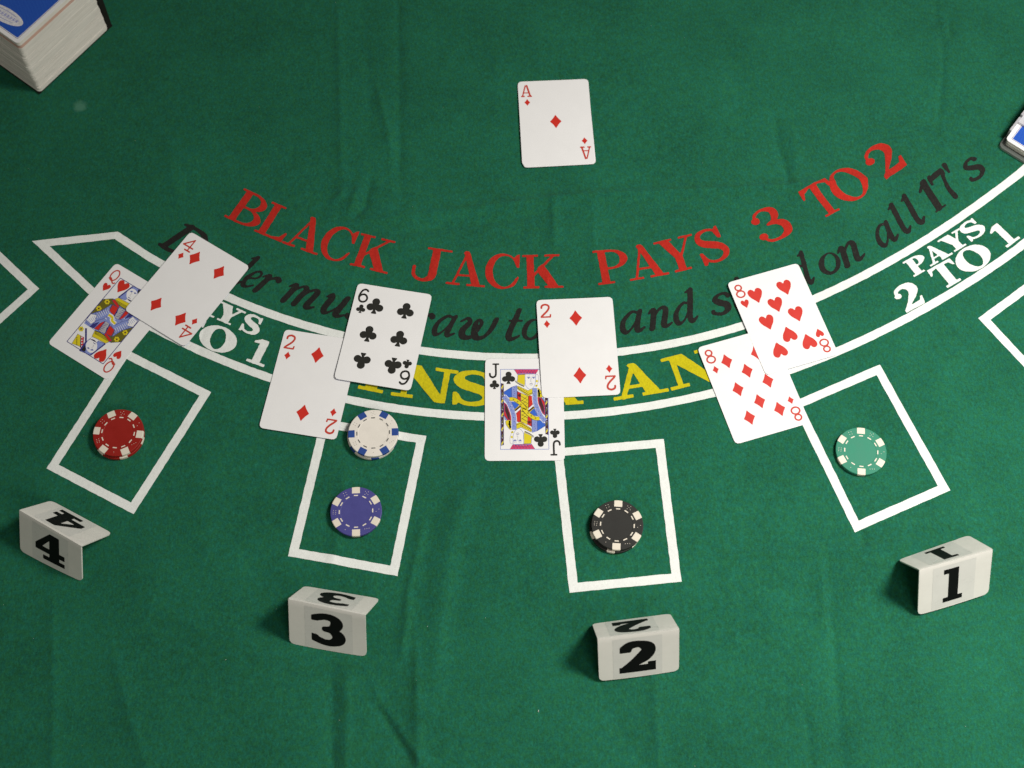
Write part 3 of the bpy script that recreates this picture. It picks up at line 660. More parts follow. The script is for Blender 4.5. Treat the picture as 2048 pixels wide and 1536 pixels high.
def jack(root, ink):
    m_ = lambda x, y: ((x-500)/405*FX, -(y-772)/677*FY)
    A = Art(m_)
    Y, B, L, R_, K, W = INKY, INKB, INKL, INKR, INKK, CARD
    A.patch([(155, 480), (285, 400), (375, 370), (375, 590), (240, 580), (155, 520)], B, 1)
    A.patch([(285, 400), (375, 370), (375, 590), (285, 575)], L, 2)
    for y in range(410, 580, 34): A.disc(320+8*(y % 3), y, 6, INKN, 3)
    A.patch([(375, 470), (470, 520), (640, 560), (640, 700), (560, 770), (440, 720), (375, 590)], R_, 1)
    A.patch([(440, 500), (568, 555), (568, 760), (545, 1045), (438, 985), (438, 740), (440, 680)], Y, 2, False)
    for k in range(7): A.line([(450, 560+k*62), (555, 620+k*62)], 7, K, 3, False, False)
    for k in range(6): A.line([(555, 560+k*62), (450, 640+k*62)], 6, INKO, 3, False, False)
    A.line([(568, 555), (568, 750)], 9, K, 4); A.line([(384, 470), (384, 600)], 8, K, 4)
    A.disc(418, 545, 26, INKBR, 3); A.line([(395, 620), (450, 690)], 8, INKBR, 3)
    A.patch([(376, 395), (400, 384), (560, 462), (638, 430), (640, 520), (572, 556), (392, 446)], Y, 4)
    A.line([(384, 420), (566, 530), (638, 500)], 9, K, 5, True, False)
    for k in range(7): A.disc(405+k*26, 408+k*14, 7, K, 6)
    A.patch([(155, 660), (200, 700), (270, 860), (275, 965), (225, 970), (155, 880)], R_, 1); A.patch([(170, 690), (205, 740), (250, 860), (252, 955), (222, 940), (170, 800)], INKBR, 2)
    A.patch([(155, 880), (210, 960), (170, 960)], INKL, 2)
    A.line([(150, 560), (225, 650), (285, 780), (322, 920), (320, 1125)], 92, W, 3); A.line([(150, 560), (225, 650), (285, 780), (322, 920), (320, 1125)], 76, L, 4)
    for k, (x, y) in enumerate([(185, 600), (225, 660), (262, 730), (285, 790), (308, 850), (318, 920), (325, 990), (320, 1060)]): A.disc(x, y, 7, INKN, 5); A.disc(x+22, y-14, 5, W, 5)
    A.patch([(275, 650), (330, 655), (405, 705), (338, 790)], B, 5); A.line([(335, 800), (445, 710)], 38, INKBR, 5); A.line([(330, 790), (440, 700)], 8, INKY, 6)
    A.line([(245, 605), (330, 612), (420, 672), (500, 748), (500, 790)], 66, K, 6); A.line([(248, 605), (330, 612), (420, 672), (500, 755), (500, 780)], 54, Y, 7)
    for x, y in ((315, 612), (385, 650), (440, 700)): A.disc(x, y, 15, K, 8, n=4); A.disc(x, y, 7, Y, 9, n=4)
    A.patch([(180, 980), (210, 960), (275, 970), (272, 1090), (240, 1110), (185, 1030)], Y, 5); A.disc(225, 1030, 10, INKO, 6)
    # head
    A.patch([(328, 97), (750, 97), (700, 178), (385, 182)], INKP, 3)
    for k in range(6): A.line([(400+k*50, 170), (425+k*50, 110), (450+k*50, 170)], 8, INKN, 4, True, False)
    A.line([(385, 180), (520, 165), (700, 180)], 8, INKL, 5)
    A.patch([(392, 190), (515, 186), (518, 320), (498, 400), (370, 320), (385, 280)], Y, 4)
    A.line([(350, 300), (420, 350), (492, 385)], 26, INKO, 5); A.line([(345, 292), (410, 335), (492, 372)], 14, INKG, 6)
    A.line([(517, 186), (515, 330), (540, 400), (600, 440), (660, 400), (692, 320), (694, 186)], 6, INKL, 5)
    for x in (576, 662): A.line([(x-28, 242), (x, 234), (x+28, 244)], 11, INKL, 6); A.disc(x, 247, 11, INKN, 7); A.line([(x-30, 218), (x, 212), (x+30, 220)], 6, INKG, 6)
    A.line([(622, 240), (612, 310), (634, 316)], 6, INKG, 6); A.line([(590, 352), (618, 346), (645, 352)], 9, INKN, 6); A.line([(600, 372), (635, 372)], 5, INKG, 6)
    A.disc(716, 300, 20, Y, 5); A.disc(708, 380, 24, Y, 5, True, 16); A.line([(700, 190), (740, 200), (745, 300), (700, 400)], 6, INKG, 5)
    A.line([(735, 420), (750, 500), (752, 570)], 30, Y, 5)
    # staff
    A.patch([(104, 335), (148, 345), (148, 1375), (104, 1385)], INKBR, 2)
    for k in range(9): A.patch([(106, 400+k*118), (146, 350+k*118), (146, 395+k*118), (106, 445+k*118)], INKO if k % 2 else Y, 3); A.disc(126, 372+k*118+60, 9, INKG, 4)
    frame_lines(A, [(95, 95), (905, 95), (905, 1449), (95, 1449)], INKL, 8)
    o = A.build(root)
    for s in (1, -1): put(root, 'pip', 'C', suit('C'), (-.55, -.6, .55, .6), .05, s*m_(232, 240)[0], s*m_(232, 240)[1], 11.0, s < 0, ink, flat0)
flat0 = lambda x, y: np.zeros_like(np.asarray(x, float))
def queen(root, ink):
    TL, BL_, BR2 = np.array((865, 120.)), np.array((100, 1050.)), np.array((615, 1380.))
    M = np.linalg.inv(np.c_[BR2-BL_, BL_-TL])
    def m_(x, y):
        u, v = M@(np.array((x, y))-TL); return ((u-.5)*2*FX, (.5-v)*2*FY)
    A = Art(m_); Y, B, L, R_, K, W = INKY, INKB, INKL, INKR, INKK, CARD
    TR = TL+BR2-BL_
    A.poly([(612, 436), (790, 430), (985, 606), (1140, 715), (868, 1064), (690, 1070), (495, 894), (340, 785)], L, 0, False)
    rq = random.Random(3)
    for k in range(70):
        t, v = rq.uniform(0, 1), rq.uniform(-1, 1); x, y = 740+(t-.5)*330+v*190, 750+(t-.5)*230-v*180; a = rq.uniform(.2, 1.2)
        A.line([(x, y), (x+34*math.cos(a), y+34*math.sin(a))], rq.choice((6, 8)), rq.choice((W, W, INKN, INKG)), .6, False, False)
    A.patch([(612, 436), (758, 428), (812, 545), (690, 600), (560, 660), (430, 700), (440, 640)], INKO, 1)
    for x, y in ((672, 474), (552, 570), (300, 870)):
        for k in range(6): A.disc(x+26*math.cos(k*1.047), y+26*math.sin(k*1.047), 15, Y, 3, n=8)
        A.disc(x, y, 12, INKBR, 4)
    A.line([(620, 436), (758, 428), (800, 540)], 8, K, 3, True, False)
    A.patch([(745, 505), (700, 590), (760, 690), (690, 680), (600, 730), (520, 750), (430, 830), (360, 760), (400, 690), (440, 650), (600, 600)], L, 2)
    for k in range(12): A.line([(400+k*27, 700-k*12), (430+k*27, 770-k*13)], 6, W, 3, True, False)
    for k in range(9): A.line([(430+k*33, 640+6*(k % 2)-k*12), (450+k*33, 700-k*12)], 5, INKN, 3, True, False)
    A.patch([(370, 740), (440, 650), (520, 670), (500, 760), (440, 800)], W, 4); 
    for k in range(5): A.line([(385+k*25, 735-k*14), (425+k*22, 775-k*8)], 6, INKL, 5, True, False)
    A.patch([(750, 520), (838, 560), (812, 640), (762, 672), (704, 608)], R_, 4)
    A.patch([(838, 556), (935, 600), (830, 740), (775, 700)], INKG, 4)
    for k in range(6): A.line([(800+k*20, 690-k*22), (850+k*16, 700-k*20)], 6, INKN, 5, True, False)
    A.line([(838, 560), (770, 690)], 12, INKN, 6)
    A.patch([(935, 610), (995, 632), (905, 715), (838, 740)], R_, 4); A.patch([(1000, 640), (1060, 660), (1010, 700), (920, 730)], INKN, 3)
    A.patch([(740, 450), (785, 442), (850, 545), (825, 570), (770, 500)], R_, 5)
    A.patch([(780, 438), (835, 415), (930, 470), (1025, 520), (985, 606), (900, 570), (838, 520)], Y, 5)
    for k in range(4): A.line([(800+k*10, 450+k*22), (880+k*8, 500+k*22), (985, 560+k*12)], 8, INKO, 6)
    A.line([(838, 522), (905, 572), (985, 606)], 8, K, 6)
    # waves in the middle
    A.line([(690, 665), (745, 700), (740, 750), (790, 800)], 60, W, 6, False); A.line([(690, 665), (745, 705), (742, 755), (790, 800)], 34, Y, 7, False)
    # head
    A.patch([(835, 410), (1045, 248), (1195, 310), (1120, 430), (1050, 490), (930, 450)], L, 3)
    A.disc(1030, 380, 82, W, 4, True, 100, 14); A.patch([(960, 430), (1050, 480), (1020, 515), (920, 465)], W, 4)
    A.line([(1000, 322), (1030, 318), (1045, 332)], 13, INKL, 5); A.line([(1060, 340), (1085, 350), (1090, 362)], 13, INKL, 5); A.disc(1022, 330, 9, INKN, 6); A.disc(1072, 352, 9, INKN, 6)
    A.line([(1030, 350), (1000, 385), (1012, 396)], 6, INKG, 5); A.line([(972, 408), (992, 418), (1006, 432)], 9, INKN, 5)
    A.patch([(1120, 300), (1180, 320), (1120, 400), (1110, 340)], K, 5)
    A.line([(1045, 248), (835, 410)], 18, INKN, 6); A.line([(1195, 310), (1110, 440), (1110, 640)], 26, INKN, 5, True, False)
    # crown
    A.patch([(1180, 370), (1310, 420), (1225, 560), (1182, 530)], Y, 4); A.patch([(1150, 350), (1190, 360), (1186, 530), (1140, 510)], R_, 4)
    for k in range(4): A.disc(1168, 380+k*42, 10, W, 5); A.disc(1240, 410+k*30, 10, INKO, 5)
    frame_lines(A, [TL, TR, BR2, BL_], INKN, 9)
    A.build(root)
    for s in (1, -1): put(root, 'pip', 'H', suit('H'), (-.55, -.6, .55, .6), .05, s*m_(885, 255)[0], s*m_(885, 255)[1], 11.6, s < 0, ink, flat0)

def ground(x, y, rot, hw=31, hh=44, n=9):
    c, s = math.cos(math.radians(rot)), math.sin(math.radians(rot)); P = []
    for a in np.linspace(-hw, hw, n):
        for b in np.linspace(-hh, hh, n): P.append((x+c*a-s*b, y+s*a+c*b))
    return hmax(P)+.16
# lower cards first
cards = {
 'Q': ('Q', 'H', -331.0, 62.9, -33.1, flat0, 'queen of hearts tucked under the four of diamonds', queen, 0),
 '4': ('4', 'D', -270.4, 91.6, -33.5, bend_fn(.15, .25, 0, 0), 'four of diamonds lying across the queen of hearts', None, 1),
 '2a': ('2', 'D', -163.8, 2.7, -10.6, bend_fn(.1, .2, 0, 0), 'two of diamonds half under the six of clubs', None, 0),
 '6': ('6', 'C', -104.9, 43.9, -10.9, bend_fn(.2, .3, 0, 0), 'six of clubs lying over a red two', None, 1),
 'J': ('J', 'C', 9.7, -22.4, -.6, flat0, 'jack of clubs half under a two of diamonds', jack, 0),
 '2b': ('2', 'D', 54.4, 32.0, 1.8, bend_fn(.2, -.9, 0, 0), 'two of diamonds lying over the jack of clubs', None, 1),
 '8d': ('8', 'D', 195.0, -4.4, 16.0, bend_fn(.1, .2, 0, 0), 'eight of diamonds under the eight of hearts', None, 0),
 '8h': ('8', 'H', 224.2, 55.3, 16.3, bend_fn(.2, .35, 0, 0), 'eight of hearts lying over the eight of diamonds', None, 1),
 'A': ('A', 'D', 42.3, 252.7, 1.75, bend_fn(.1, -.35, 0, 0), 'ace of diamonds face up alone at the top of the layout', None, 1),
}
for k, (rk, st, x, y, rot, bd, lab, court, lvl) in cards.items():
    z0 = ground(x, y, rot)
    if lvl: z0 += .42
    if k == '2b': z0 += .9
    if k == 'A': z0 += .30
    playing_card(rk, st, x, y, rot, z0, bd, lab, court)
hole = empty('playing_card', (42.6*MM, 251.1*MM, ground(42.6, 251.1, .9)*MM), math.radians(2.5))
tag(hole, 'face-down card hidden beneath the ace of diamonds', 'playing card')
vv, ff, fm = card_stock(bend_fn(.1, .1, 0, 0), CARD, CARD); mesh_obj('card_stock', vv, ff, [CARD, CARD], hole, False, fm)
BW, BH = 55, 80
V_, F_ = contour([('+', f_rrect(BW, BH, 1.5))], (-28, -41, 28, 41), 3.0)
mesh_obj('back_print', np.c_[V_, bend_fn(.1, .1, 0, 0)(V_[:, 0], V_[:, 1])+CT+.02], F_, BACKB, hole)

# ------------------------------------------------------------------ chips
def chip_meshes(body, spot, mark, dash):
    R_, T = 20.0, 3.3
    prof = [(0, 0), (R_-.45, 0), (R_-.1, .15), (R_, .5), (R_, T-.5), (R_-.1, T-.15), (R_-.45, T), (12.2, T), (11.9, T-.14), (0, T-.14)]
    N = 72; V, F = [], []
    for (r, z) in prof:
        if r == 0: V.append((0, 0, z)); continue
        V += [(r*math.cos(2*math.pi*k/N), r*math.sin(2*math.pi*k/N), z) for k in range(N)]
    def ring(i): return 1+(i-1)*N
    for k in range(N): F.append((0, ring(1)+(k+1) % N, ring(1)+k))
    for i in range(1, len(prof)-2):
        for k in range(N): a, b = ring(i)+k, ring(i)+(k+1) % N; F.append((a, b, b+N, a+N))
    last = len(V)-1
    for k in range(N): F.append((ring(len(prof)-2)+k, ring(len(prof)-2)+(k+1) % N, last))
    # spot at angle 0 (centred on +x)
    sv, sf = [], []; prof2 = [(14.7, T+.05), (R_-.45, T+.05), (R_-.07, T-.12), (R_+.05, T-.5), (R_+.05, .5), (R_-.07, .12)]
    n2 = 6; hw = 3.1
    for (r, z) in prof2:
        for k in range(n2+1):
            y = -hw+2*hw*k/n2; x = math.sqrt(r*r-y*y) if r > 15 else r
            sv.append((x, y, z))
    for i in range(len(prof2)-1):
        for k in range(n2): a = i*(n2+1)+k; sf.append((a, a+n2+1, a+n2+2, a+1))
    # dashes
    dv, df = [], []
    for q_ in range(12):
        a = 2*math.pi*q_/12; c, s = math.cos(a), math.sin(a); i0 = len(dv)
        for x, y in ((12.5, -1.6), (13.4, -1.6), (13.4, 1.6), (12.5, 1.6)): dv.append((x*c-y*s, x*s+y*c, T+.04))
        df.append((i0, i0+1, i0+2, i0+3))
    mv, mf = [], []
    pats = {1: [(0, 0)], 2: [(-1, -1), (1, 1)], 3: [(-1.2, -1.2), (0, 0), (1.2, 1.2)], 4: [(-1, -1), (1, -1), (-1, 1), (1, 1)], 5: [(-1.2, -1.2), (1.2, -1.2), (-1.2, 1.2), (1.2, 1.2), (0, 0)], 6: [(-.9, -1.4), (-.9, 0), (-.9, 1.4), (.9, -1.4), (.9, 0), (.9, 1.4)]}
    for q_, num in enumerate((4, 6, 1, 3, 2, 5)):
        a = math.radians(30+60*q_); c, s = math.cos(a), math.sin(a)
        tw = .35 if num % 2 else -.1; ct, st_ = math.cos(tw), math.sin(tw)
        pts = [(x*ct-y*st_, x*st_+y*ct) for x, y in pats[num]]
        for x, y in pts:
            X, Y = 16.7+x*1.0, y*1.0; i0 = len(mv)
            for k in range(6): b = k*math.pi/3; u, v = X+.27*math.cos(b), Y+.27*math.sin(b); mv.append((u*c-v*s, u*s+v*c, T+.04))
            mf.append(tuple(range(i0, i0+6)))
        # thin cube outline
        sq = [(-2.1, -2.1), (2.1, -2.1), (2.1, 2.1), (-2.1, 2.1)]
    return (V, F), (sv, sf), (dv, df), (mv, mf)
CHIPM = chip_meshes(0, 0, 0, 0)
def make_mesh(name, VF, mat, smooth=False):
    me = bpy.data.meshes.new(name); me.from_pydata([(a*MM, b*MM, c*MM) for a, b, c in VF[0]], [], VF[1]); me.materials.append(mat)
    me.update(); return me
def poker_chip(x, y, z, ang, mats, label):
    """ang: image clock angle of one edge spot"""
    body, spot, dash = mats
    root = empty('poker_chip', (x*MM, y*MM, z*MM), math.radians(90-ang)); tag(root, label, 'poker chip')
    def add(name, key, VF, mat, rot=0):
        k = (key, mat.name)
        if k not in _gc: _gc[k] = make_mesh(name, VF, mat)
        o = bpy.data.objects.new(name, _gc[k]); COL.objects.link(o); o.parent = root; o.rotation_euler = (0, 0, rot); return o
    add('chip_body', 'b', CHIPM[0], body)
    for k in range(6): add('edge_spot', 's', CHIPM[1], spot, k*math.pi/3)
    add('dash_ring', 'd', CHIPM[2], dash); add('dice_marks', 'm', CHIPM[3], dash)
    return root
CREAM = plain('chip_cream', (.76, .70, .58), .5, .3, .03)
cR = plain('chip_red', (.30, .014, .009), .5, .3, .05, bump=.1); cW = plain('chip_white', (.78, .74, .66), .5, .3, .03, bump=.1)
cB = plain('chip_purple', (.066, .066, .25), .5, .3, .05, bump=.1); cK = plain('chip_black', (.026, .026, .023), .5, .2, .05, bump=.1)
cG = plain('chip_teal', (.035, .235, .145), .55, .2, .05, bump=.1); cBS = plain('chip_blue_spot', (.022, .065, .27), .5, .3, .05); cGD = plain('chip_grey_dash', (.12, .12, .11), .5, .3, .05)
MR, MW, MB_, MK, MG = (cR, CREAM, CREAM), (cW, cBS, cGD), (cB, CREAM, CREAM), (cK, CREAM, CREAM), (cG, CREAM, CREAM)
def chip_at(px, py, level, ang, mats, label):
    c = U(px, py, 3.3*(level+1)+.5); g = hmax([(c[0]+r*math.cos(a), c[1]+r*math.sin(a)) for r in (0, 8, 14, 20) for a in np.linspace(0, 6.28, 12)])+.14
    c = U(px, py, g+3.32*(level+1)); return poker_chip(c[0], c[1], g+3.36*level, ang, mats, label)
chip_at(236.3, 865.0, 1, -24, MR, 'upper red chip with cream edge spots in the box under the queen of hearts')
chip_at(237.6, 870.5, 0, -17, MR, 'lower red chip poking out below another red chip')
chip_at(746.4, 865.8, 1, -32, MW, 'upper white chip with blue edge spots on the box line beside the two of diamonds')
chip_at(744.6, 870.5, 0, -8, MW, 'lower white chip mostly covered by another white chip')
chip_at(712.0, 1022.5, 0, -2, MB_, 'purple chip with cream edge spots in the box below the white chips')
chip_at(1234.8, 1049.7, 1, 5, MK, 'upper black chip with cream edge spots in the box below the jack of clubs')
chip_at(1230.8, 1055.5, 0, 13, MK, 'lower black chip poking out to the left beneath another black chip')
chip_at(1722.5, 902.0, 0, 6, MG, 'teal chip with cream edge spots in the box right of the eights')

# ------------------------------------------------------------------ place markers
PLAST = plain('ivory_plastic', (.82, .80, .735), .38, .45, .025, 80)
PLBL = plain('clear_label', (.735, .725, .675), .30, .5, .03, 80)
NUMK = plain('marker_black', (.004, .004, .004), .6, .15, .05)
MARK = {'4': ([(38.2, 1019.7), (162.2, 1092), (40.4, 1101.3), (164.2, 1163.5), (102.8, 1001), (224.4, 1066.2)], (.21, .79), (.26, .73)),
 '3': ([(576.4, 1197.5), (730.5, 1229.7), (579.3, 1286.5), (732.9, 1313.5), (609.2, 1172), (759.2, 1197.5)], (.21, .83), (.29, .745)),
 '2': ([(1194.9, 1278.6), (1358.1, 1258.7), (1198.2, 1363.3), (1357.5, 1342.2), (1184.1, 1248.7), (1339.8, 1228.3)], (.18, .79), (.255, .71)),
 '1': ([(1837, 1141.1), (1983.5, 1100.1), (1833.8, 1232.3), (1974.7, 1188.8), (1794.7, 1121.6), (1934.7, 1072.4)], (.19, .78), (.34, .61))}
WHERE = {'4': 'lower left, below the red chips', '3': 'below the box with the purple chip', '2': 'below the box with the black chips', '1': 'at the lower right, below the teal chip'}
for num, (pp, lab_u, num_u) in MARK.items():
    HZ = 38.6
    zz = [HZ, HZ, 0, 0, 0, 0]
    P = [np.array([*U(px, py, z), z]) for (px, py), z in zip(pp, zz)]
    cen = (P[2]+P[3]+P[4]+P[5])/4; g = hmax([tuple((P[a_]*(1-t)+P[b_]*t)[:2]) for a_, b_ in ((2, 3), (4, 5)) for t in np.linspace(0, 1, 15)])*.85
    root = empty('place_marker', (cen[0]*MM, cen[1]*MM, g*MM)); tag(root, 'folded ivory plastic place marker numbered %s, %s' % (num, WHERE[num]), 'place marker', 'numbered tent markers along the players\' side')
    P = [p-np.array([cen[0], cen[1], 0]) for p in P]
    RL, RR_, FL, FR, BL2, BR3 = P
    n_f = np.cross(RR_-RL, RL-FL); n_f = -n_f/np.linalg.norm(n_f)
    if n_f[2] < 0: n_f = -n_f
    n_b = np.cross(RR_-RL, BL2-RL); n_b /= np.linalg.norm(n_b)
    if n_b[2] < 0: n_b = -n_b
    def face_pt(side, u, v, off):
        """u along the ridge, v down the panel 0..1"""
        f0, f1 = (FL, FR) if side == 'f' else (BL2, BR3); nn = n_f if side == 'f' else n_b
        p = (RL*(1-u)+RR_*u)*(1-v)+(f0*(1-u)+f1*u)*v
        if side == 'f': p = p+nn*0.6*math.sin(math.pi*u)*v
        return p+nn*off
    # one folded sheet: section from the front foot over a rounded fold to the back foot
    NU, sect = 16, []
    for v in (1, .97, .94, .9, .7, .5, .3, .15, .06): sect.append(('f', v))
    sect.append(('r', 0))
    for v in (.06, .15, .3, .5, .7, .9, .94, .97, 1): sect.append(('b', v))
    def spt(sd, u, v, off):
        if sd == 'r': return (face_pt('f', u, .03, off)+face_pt('b', u, .03, off))/2+np.array([0, 0, .55])
        return face_pt(sd, u, v, off)
    us = [0, .02, .05, .09]+list(np.linspace(.14, .86, 9))+[.91, .95, .98, 1]
    rc = .085
    def rnd(u, v):
        uu = min(u, 1-u)*58.4; vv2 = (1-v)*44.4; r = 4.2
        if uu < r and vv2 < r and math.hypot(r-uu, r-vv2) > r:
            k = r/math.hypot(r-uu, r-vv2); uu2 = r-(r-uu)*k; vv3 = r-(r-vv2)*k
            u = uu2/58.4 if u < .5 else 1-uu2/58.4; v = 1-vv3/44.4
        return u, v
    V, F = [], []; NS = len(sect); NU = len(us)
    for off in (0, -1.1):
        for sd, v in sect:
            for u in us:
                u2, v2 = rnd(u, v) if sd != 'r' else (u, v)
                p = spt(sd, u2, v2, off); V.append((p[0], p[1], max(p[2], .05)))
    T0 = NS*NU
    for i in range(NS-1):
        for j in range(NU-1):
            a = i*NU+j; F.append((a, a+1, a+NU+1, a+NU)); F.append((T0+a, T0+a+NU, T0+a+NU+1, T0+a+1))
    for i in range(NS-1):
        for j in (0, NU-1):
            a, b = i*NU+j, (i+1)*NU+j; F.append((a, b, T0+b, T0+a) if j == 0 else (b, a, T0+a, T0+b))
    for i in (0, NS-1):
        for j in range(NU-1):
            a, b = i*NU+j, i*NU+j+1; F.append((b, a, T0+a, T0+b) if i == 0 else (a, b, T0+b, T0+a))
    sh = mesh_obj('folded_sheet', V, F, PLAST, root, True)
    bm = bmesh.new(); bm.from_mesh(sh.data); bmesh.ops.remove_doubles(bm, verts=bm.verts, dist=1e-6); bmesh.ops.recalc_face_normals(bm, faces=bm.faces)
    for e in bm.edges:
        if len(e.link_faces) == 2 and e.calc_face_angle(0) > .9: e.smooth = False
    bm.to_mesh(sh.data); bm.free()
    for sd in 'fb':
        def S_(u, v, off):
            return face_pt(sd, u, v, off)
        V2, F2 = [], []
        A, B2 = (lab_u if sd == 'f' else (1-lab_u[1], 1-lab_u[0]))
        if sd == 'b': A, B2 = lab_u[0]-.02, lab_u[1]-.02
        for i in range(9):
            for j in range(7): V2.append(S_(A+(B2-A)*i/8, .075+.90*j/6, .06))
        for i in range(8):
            for j in range(6): a = i*7+j; F2.append((a, a+1, a+8, a+7))
        lb = mesh_obj('number_label', V2, F2, PLBL, root, True)
        ops, wd = heavy(num); N2, NF = contour(ops, (-.1, -.1, wd+.1, 1.1), .025)
        u0, u1 = num_u; W3 = []
        for x, y in N2:
            if sd == 'f': u = u0+(u1-u0)*x/wd; v = .875-(.875-.165)*y
            else: u = (lab_u[0]+lab_u[1])/2-.02+((u1-u0)/2)-(u1-u0)*x/wd; v = .875-(.875-.165)*y
            W3.append(S_(u, v, .12))
        nm = mesh_obj('numeral', W3, NF, NUMK, lb, True)

# ------------------------------------------------------------------ the tall pile of cards, upper left
EDGE, nt, b = new_mat('card_edges')
P_ = nt.nodes.new('ShaderNodeTexCoord').outputs['Object']
ln = noise(nt, P_, 30, 5, .8, (1, 1, 60)); 
rp = nt.nodes.new('ShaderNodeValToRGB'); nt.links.new(ln, rp.inputs[0])
rp.color_ramp.elements[0].position = .30; rp.color_ramp.elements[0].color = (.66, .63, .56, 1)
rp.color_ramp.elements[1].position = .62; rp.color_ramp.elements[1].color = (.84, .82, .75, 1)
nt.links.new(rp.outputs[0], b.inputs['Base Color']); b.inputs['Roughness'].default_value = .7
REDE = plain('red_card_edges', (.62, .42, .34), .7, .2, .05)
def pile(root, corner, a_long, a_short, h_, lean, step, jit, mats=(EDGE, REDE), redz=None):
    """corner: bottom corner (local mm); cards' long side along a_long, short side along a_short"""
    cu = np.array([math.cos(math.radians(a_long)), math.sin(math.radians(a_long))]); cv = np.array([math.cos(math.radians(a_short)), math.sin(math.radians(a_short))])
    V, F, M = [], [], []; n = int(h_/step)
    out = rrect(CH, CW, 3.3, 4); ctr = cu*CH/2+cv*CW/2
    A_ = cu[0]*cv[1]-cu[1]*cv[0]
    for k in range(n):
        z = k*step; fr = z/h_; j = rng.normal(0, jit, 2); drift = lean*fr + np.array([math.sin(fr*9)*.3+.35*(math.sin(fr*37) > .6), math.cos(fr*7)*.3-.3*(math.cos(fr*29) > .7)])
        if z < 4.2: drift = drift - (cu*0+cv)*.0 + np.array([.55, -.55])
        ring = [corner+drift+j+ctr+cu*a+cv*b_ for a, b_ in out]; i0 = len(V); m_ = len(ring)
        V += [(*p, z) for p in ring]+[(*p, z+step*.86) for p in ring]
        F += [(i0+q_, i0+(q_+1) % m_, i0+m_+(q_+1) % m_, i0+m_+q_) for q_ in range(m_)]+[tuple(range(i0+m_, i0+2*m_))]
        mi = 1 if redz and redz[0] < z < redz[1] else 0
        M += [mi]*(m_+1)
    return V, F, M, cu, cv, ctr
def slab(name, poly, z0, z1, mat, parent):
    n = len(poly); A = sum(poly[i][0]*poly[(i+1) % n][1]-poly[(i+1) % n][0]*poly[i][1] for i in range(n))
    if A < 0: poly = poly[::-1]
    return mesh_obj(name, [(*p, z0) for p in poly]+[(*p, z1) for p in poly], [(q_, (q_+1) % n, n+(q_+1) % n, n+q_) for q_ in range(n)]+[tuple(range(n, 2*n)), tuple(range(n))[::-1]], mat, parent)
DH = 61.5
cb = U(79, 187); ct_ = U(36, 90, DH)
root = empty('card_pile', (cb[0]*MM, cb[1]*MM, 1.65*MM)); tag(root, 'tall pile of playing cards with a blue back on top', 'card pile')
lean = ct_-cb
base = empty('card_holder', (cb[0]*MM, cb[1]*MM, .25*MM)); tag(base, 'black holder under and behind the tall pile of cards', 'card holder')
V, F, M, cu, cv, ctr = pile(root, np.zeros(2), 52.4, 141.5, DH-.4, lean, .42, .15, redz=(DH-7.5, DH-4.6))
mesh_obj('stacked_cards', V, F, [EDGE, REDE], root, False, M)
plate_m = plain('black_plate', (.012, .011, .009), .6, .3, .1)
slab('plate', [cu*a+cv*b_ for a, b_ in ((-.6, -.8), (CH+5.2, -.8), (CH+5.2, CW+3), (-.6, CW+3))], 0, 1.3, plate_m, base)
_w = [cu*a+cv*b_ for a, b_ in ((CH+.6, .6), (CH+5.2, .2), (CH+5.2, CW+3), (CH+.6, CW+3))]
mesh_obj('end_wall', [(*p, 1.3) for p in _w]+[(*(p+lean*.95), 58) for p in _w], [(0, 1, 5, 4), (1, 2, 6, 5), (2, 3, 7, 6), (3, 0, 4, 7), (4, 5, 6, 7)], plate_m, base)
def top_card(root, base, z, cu, cv, ctr, emblem=None):
    ring = [base+ctr+cu*a+cv*b_ for a, b_ in rrect(CH, CW, 3.3, 5)]; m_ = len(ring)
    tc = mesh_obj('top_card', [(*p, z) for p in ring]+[(*p, z+.3) for p in ring], [(q_, (q_+1) % m_, m_+(q_+1) % m_, m_+q_) for q_ in range(m_)]+[tuple(range(m_, 2*m_))], CARD, root)
    ring = [base+ctr+cu*a+cv*b_ for a, b_ in rrect(CH-9, CW-9, 1.0, 3)]
    mesh_obj('back_print', [(*p, z+.33) for p in ring], [tuple(range(len(ring)))], BACKB2, tc)
    r1 = [base+ctr+cu*a+cv*b_ for a, b_ in rrect(CH-7.2, CW-7.2, 1.2, 3)]; r2 = [base+ctr+cu*a+cv*b_ for a, b_ in rrect(CH-7.9, CW-7.9, 1.1, 3)]; n = len(r1)
    mesh_obj('border_line', [(*p, z+.33) for p in r1]+[(*p, z+.33) for p in r2], [(q_, (q_+1) % n, n+(q_+1) % n, n+q_) for q_ in range(n)], INKN, tc)
    return tc
BACKB2, nt, b = new_mat('blue_back_pattern')
P_ = nt.nodes.new('ShaderNodeTexCoord').outputs['Object']
wv = nt.nodes.new('ShaderNodeTexWave'); wv.inputs['Scale'].default_value = 260; wv.inputs['Distortion'].default_value = 1.5; nt.links.new(P_, wv.inputs[0])
nt.links.new(mixc(nt, mapr(nt, wv.outputs[1], .6, 1, 0, .55), (.010, .070, .46), (.05, .22, .62)), b.inputs['Base Color']); b.inputs['Roughness'].default_value = .3
tc = top_card(root, lean, DH-.4, cu, cv, ctr)
